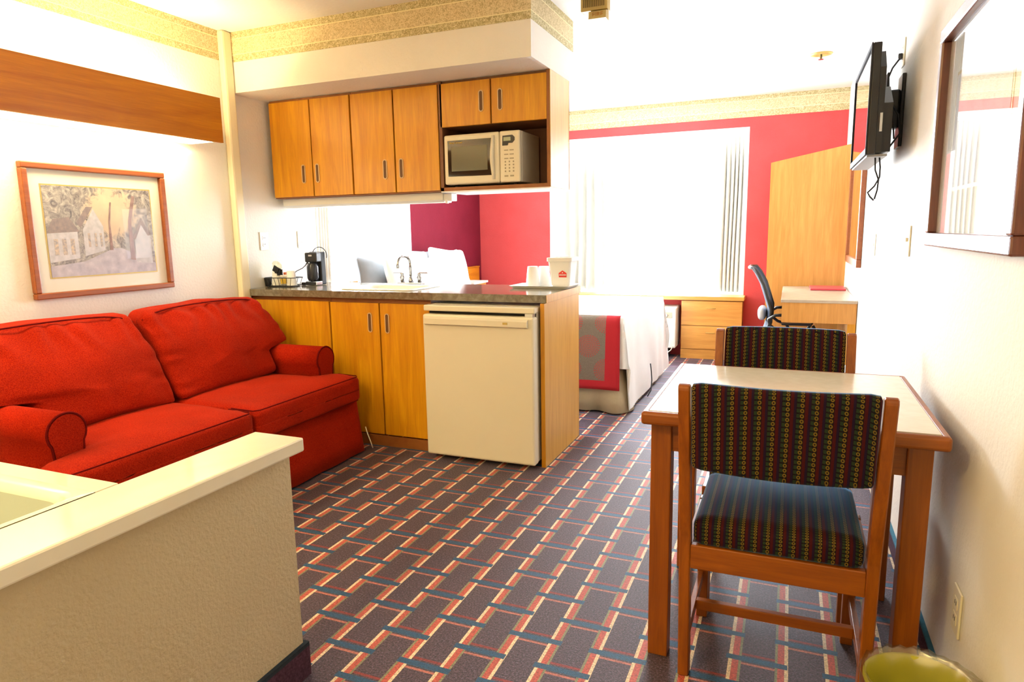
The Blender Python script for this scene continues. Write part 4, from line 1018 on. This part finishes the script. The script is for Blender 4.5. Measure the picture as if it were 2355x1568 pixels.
bm = nb(); bbox(bm, -1.95, -0.965, 6.36, YF-.004, 0.11, 0.50, b=0.012, seg=3); obj('case', bm, 'appl_w', t)
bm = nb()
for k in range(9): box(bm, -1.9+0.06*k, -1.87+0.06*k, 6.42, 6.60, 0.4995, 0.502)
obj('vent_grille', bm, 'taupe_pl', t)
cp = bx('control_panel', 'taupe_pl', t, -1.22, -1.0, 6.356, 6.361, 0.40, 0.455)
for x_ in (-1.14, -1.06):
    bm = nb(); lathe(bm, [(0.018, 0), (0.016, -0.014)], (x_, 6.356, 0.427), 16, axis='y'); obj('knob', bm, 'appl_w', cp)
for x_ in (-1.85, -1.1): bx('foot', 'black', t, x_, x_+.05, 6.5, 6.6, 0, 0.112)
bm = nb(); tube(bm, [(-0.99, 6.36, 0.13), (-1.0, 6.33, 0.10), (-1.06, 6.30, 0.05), (-1.15, 6.30, 0.006), (-1.3, 6.34, 0.006)], 0.005, 6); obj('cord', bm, 'plate_w', t)

# ------------------------------------------------------------------ bed
t = thing('bed', 'wide bed in white covers with its headboard on the left wall', 'bed', (-2.0, 5.3, 0))
BX0, BX1, BY0, BY1 = -3.03, -1.005, 4.345, 5.87
bm = nb(); box(bm, BX0+.02, BX1-.05, BY0+.06, BY1-.06, 0.10, 0.34); obj('box_spring', bm, 'linen', t)
bm = cushion((BX1-BX0-.02, BY1-BY0-.03, 0.30), (0, 0, 0.01), 0.06, 14); xf(bm, Matrix.Translation(((BX0+BX1)/2, (BY0+BY1)/2, 0.49))); obj('mattress', bm, 'linen', t)
# bedspread draped over three sides, to the skirt
bm = nb(); nx, ny = 60, 56; G = {}
def drape(u, v, top=0.650, drop=0.46, x0=BX0+0.25, x1=BX1, y0=BY0, y1=BY1, flare=0.05, am=0.006):
    """u,v in overshoot metres beyond the edges"""
    x = min(max(u, x0), x1); y = min(max(v, y0), y1); ox, oy = u-x, v-y
    drop = 0.60 if abs(ox) >= abs(oy) else 0.32
    d = min(max(abs(ox), abs(oy)*0.7), drop); z = top - d + 0.02*math.exp(-d*18) - 0.02
    k = d/drop; wv = am*k*math.sin(17*(u if abs(oy) > abs(ox) else v)+2*math.sin(5*(u+v)))
    nx_, ny_ = (math.copysign(1, ox) if ox else 0), (math.copysign(1, oy) if oy else 0)
    wy = 0.25 if abs(oy) > abs(ox) else 1.0
    return (x + nx_*((flare*k + wv)*1 + .004), y + ny_*((flare*0.35*k + wv*wy) + .004), max(z, 0.02))
us = [BX0+0.25+(BX1-BX0-.25)*i/34 for i in range(35)] + [BX1+0.60*i/16 for i in range(1, 17)]
vs_ = [BY0-0.46+0.46*i/16 for i in range(16)] + [BY0+(BY1-BY0)*i/24 for i in range(25)] + [BY1+0.46*i/16 for i in range(1, 17)]
V = [[bm.verts.new(drape(u, v)) for v in vs_] for u in us]
for i in range(len(us)-1):
    for j in range(len(vs_)-1):
        f = bm.faces.new([V[i][j], V[i+1][j], V[i+1][j+1], V[i][j+1]]); f.smooth = True
obj('bedspread', bm, 'linen', t)
# skirt
bm = nb(); rows = []
per = [(BX0+.3+(BX1-BX0-.34)*i/60, BY0+.03, 0, -1) for i in range(61)] + [(BX1-.03, BY0+.04+(BY1-BY0-.08)*i/50, 1, 0) for i in range(51)]
for z in (0.36, 0.25, 0.12, 0.012):
    k = (0.36-z)/.35; row = []
    for i, (x_, y_, dx, dy) in enumerate(per):
        wv = 0.016*k*math.sin(i*0.9+1.5*math.sin(i*.21)); c_ = 1.0 if 56 < i < 66 else 0
        row.append(bm.verts.new((x_+dx*(0.035*k+wv*.4)+c_*0.05*k, y_+dy*(0.065*k+wv)-c_*0.03*k, z)))
    rows.append(row)
for A, B_ in zip(rows[:-1], rows[1:]):
    for i in range(len(A)-1):
        f = bm.faces.new([A[i], A[i+1], B_[i+1], B_[i]]); f.smooth = True
o = obj('bed_skirt', bm, 'taupe', t); md = o.modifiers.new('s', 'SOLIDIFY'); md.thickness = 0.004
# headboard
t2 = thing('headboard', 'honey maple headboard panel on the left wall behind the bed', 'headboard', (XL, 5.3, 0.3))
bx('panel', 'maple_h', t2, XL+.002, XL+0.035, 4.12, 6.53, 0.35, 0.868, b=0.004)
bx('cap_rail', 'maple_h', t2, XL+.002, XL+0.042, 4.12, 6.53, 0.868, 0.88, b=0.003)
# runner
bm = nb(); rx0, rx1 = -1.74, -1.022
us = [rx0+(rx1-rx0)*i/24 for i in range(25)]
prof = []
for i in range(20): prof.append((BY0-0.062+0.045*i/19*1.0, 0.168+0.46*i/19))
prof += [(BY0-0.008, 0.650), (BY0+0.01, 0.662), (BY0+0.03, 0.664)]
V = [[bm.verts.new((u + 0.012*(0.65-z)/0.48*(1 if u > -1.2 else 0), y+0.004*math.sin(u*21+z*6)*(1 if z < .6 else 0), z)) for y, z in prof] for u in us]
for i in range(len(us)-1):
    for j in range(len(prof)-1):
        f = bm.faces.new([V[i][j], V[i+1][j], V[i+1][j+1], V[i][j+1]]); f.smooth = True
o = obj('bed_runner', bm, 'runner'); md = o.modifiers.new('s', 'SOLIDIFY'); md.thickness = 0.004; md.offset = 0
tag(o, 'taupe bed runner with red border and starburst embroidery across the bed foot', 'bed runner')
bm = nb(); tube(bm, [(-0.945, 5.02, 0.22), (-0.935, 5.01, 0.16), (-0.925, 4.98, 0.10), (-0.915, 4.90, 0.04), (-0.925, 4.82, 0.012)], 0.0045, 6)
tag(obj('cord', bm, 'black_m'), 'black cord dangling by the foot of the bed', 'cord')
# pillows
def pillow(label, c, rot, m, size=(0.17, 0.66, 0.44), seed=0):
    def fn(p):
        u, v = abs(p.y)/(size[1]/2), abs(p.z)/(size[2]/2); k = (1-min(1, u)**2.6)*(1-min(1, v)**2.6)
        ear = 1 + 0.07*(u*v)**2
        return (p.x*(0.22+0.9*max(0, k)**0.5), p.y*ear, p.z*ear)
    bm = cushion(size, (0, 0, 0), 0.03, 18, fn, 0.010, seed)
    xf(bm, Matrix.Translation((c[0], c[1], c[2]+0.035)) @ Matrix.Rotation(rot[2], 4, 'Z') @ Matrix.Rotation(rot[1], 4, 'Y') @ Matrix.Rotation(rot[0], 4, 'X'))
    return tag(obj('pillow', bm, m), label, 'pillow', 'pillows on the bed')
pillow('grey pillow against the headboard, nearest the coffee maker', (-2.985, 4.47, 0.84), (0, -0.10, 0), 'greyfab', seed=1, size=(.12, .52, .36))
pillow('grey pillow against the headboard, farther from the kitchen', (-2.985, 5.20, 0.85), (0.0, -0.10, 0), 'greyfab', seed=2, size=(.12, .56, .38))
pillow('white pillow leaning in front of the nearer grey pillow', (-2.82, 4.66, 0.845), (0.03, -0.20, 0.0), 'linen', (0.14, 0.60, 0.38), seed=3)
pillow('white pillow leaning in front of the farther grey pillow', (-2.80, 5.32, 0.85), (-0.08, -0.22, 0.0), 'linen', (0.14, 0.56, 0.40), seed=4)
pillow('frontmost white pillow, peaked corner, near the middle of the bed', (-2.58, 4.90, 0.84), (0.10, -0.30, 0.0), 'linen', (0.14, 0.52, 0.38), seed=5)
t = thing('nightstand', 'small maple nightstand with a glare-white top between the bed and the far wall', 'nightstand', (-2.87, 6.18, 0))
bx('tabletop', 'white', t, -3.08, -2.87, 5.95, 6.28, 0.725, 0.745, b=0.002); bx('body', 'maple_x', t, -3.08, -2.89, 5.97, 6.27, 0.0, 0.725)  # top set white: blown-out glare put into its colour
bx('drawer', 'maple_x', t, -3.06, -2.91, 5.962, 5.97, 0.55, 0.71)

# ------------------------------------------------------------------ curtains
def curtain(label, horizontal, a0, a1, pos, z0, z1, seed, amp=0.028):
    bm = nb(); n = 70; rows = []
    for j in range(14):
        k = j/13; z = z1 - (z1-z0)*k; row = []
        for i in range(n):
            s_ = i/(n-1); f = math.sin(s_*PI*11+seed+0.5*math.sin(k*2+s_*9)); pin = 0.35+0.65*sm(0, .25, k)
            d = amp*f*pin; a = a0+(a1-a0)*s_ + 0.012*math.sin(k*3+seed)*k
            row.append(bm.verts.new((a, pos+d, z) if horizontal else (pos+d, a, z)))
        rows.append(row)
    for A, B_ in zip(rows[:-1], rows[1:]):
        for i in range(n-1):
            f = bm.faces.new([A[i], A[i+1], B_[i+1], B_[i]]); f.smooth = True
    t = thing('curtain', label, 'curtain', ((a0+a1)/2, pos, z0) if horizontal else (pos, (a0+a1)/2, z0), 'window curtains')
    o = obj('cloth', bm, 'curtain', t); md = o.modifiers.new('s', 'SOLIDIFY'); md.thickness = 0.003
    bm = nb(); b0, b1 = a0-.01, a1+.01
    tube(bm, [(b0, pos, z1+.012), (b1, pos, z1+.012)] if horizontal else [(pos, b0, z1+.012), (pos, b1, z1+.012)], 0.008, 8); obj('rod', bm, 'white', t)
curtain('left curtain of the far window', True, -2.26, -1.76, 6.745, 0.62, 2.085, 0.4, 0.05)
curtain('right curtain of the far window', True, -0.62, -0.415, 6.755, 0.62, 2.085, 2.1)
curtain('curtain at the kitchen end of the side window', False, 3.93, 4.09, -3.165, 0.88, 2.085, 1.0, 0.02)
curtain('curtain at the bedroom end of the side window', False, 4.97, 5.175, -3.165, 0.88, 2.085, 3.0)

# ------------------------------------------------------------------ ceiling devices
t = thing('fire_alarm', 'cream fire alarm strobe with a slotted grille on the ceiling', 'fire alarm', (-0.98, 3.5, ZC))
bm = nb(); bbox(bm, -1.045, -0.905, 3.50, 3.56, 2.335, ZC, b=0.004); obj('horn_body', bm, 'alarm', t)
bm = nb()
for k in range(12): box(bm, -1.030+0.0095*k, -1.0255+0.0095*k, 3.4975, 3.501, 2.352, 2.402)
obj('grille', bm, 'alarm_d', t)
bm = nb(); prism(bm, [(3.53, 2.335), (3.475, 2.322), (3.470, 2.285), (3.53, 2.283)], 'x', -0.995, -0.905); st = obj('strobe', bm, 'alarm', t)
text('lettering', 'FIRE', 'amber', st, (-0.948, 3.4715, 2.303), (1, 0, 0), (0, -0.13, 1), 0.032)
t = thing('sprinkler_head', 'flush ceiling sprinkler with a round plate near the television', 'sprinkler', (0.14, 5.32, ZC))
bm = nb(); lathe(bm, [(0.075, ZC), (0.072, ZC-.006), (0.04, ZC-.010), (0.03, ZC-.004)], (0.14, 5.32, 0), 24); obj('escutcheon', bm, 'gold', t)
bm = nb(); lathe(bm, [(0.008, ZC-.004), (0.008, ZC-.035), (0.020, ZC-.036), (0.020, ZC-.038)], (0.14, 5.32, 0), 12); obj('deflector', bm, 'chrome', t)

# housing for the added warm fill light behind the camera, unseen
t = thing('added_fill_lamp', 'square ceiling lamp added unseen over the tub area as warm fill', 'light', (-1.3, -0.5, ZC))
bx('housing', 'white', t, -1.6, -1.0, -0.8, -0.2, 2.372, ZC)
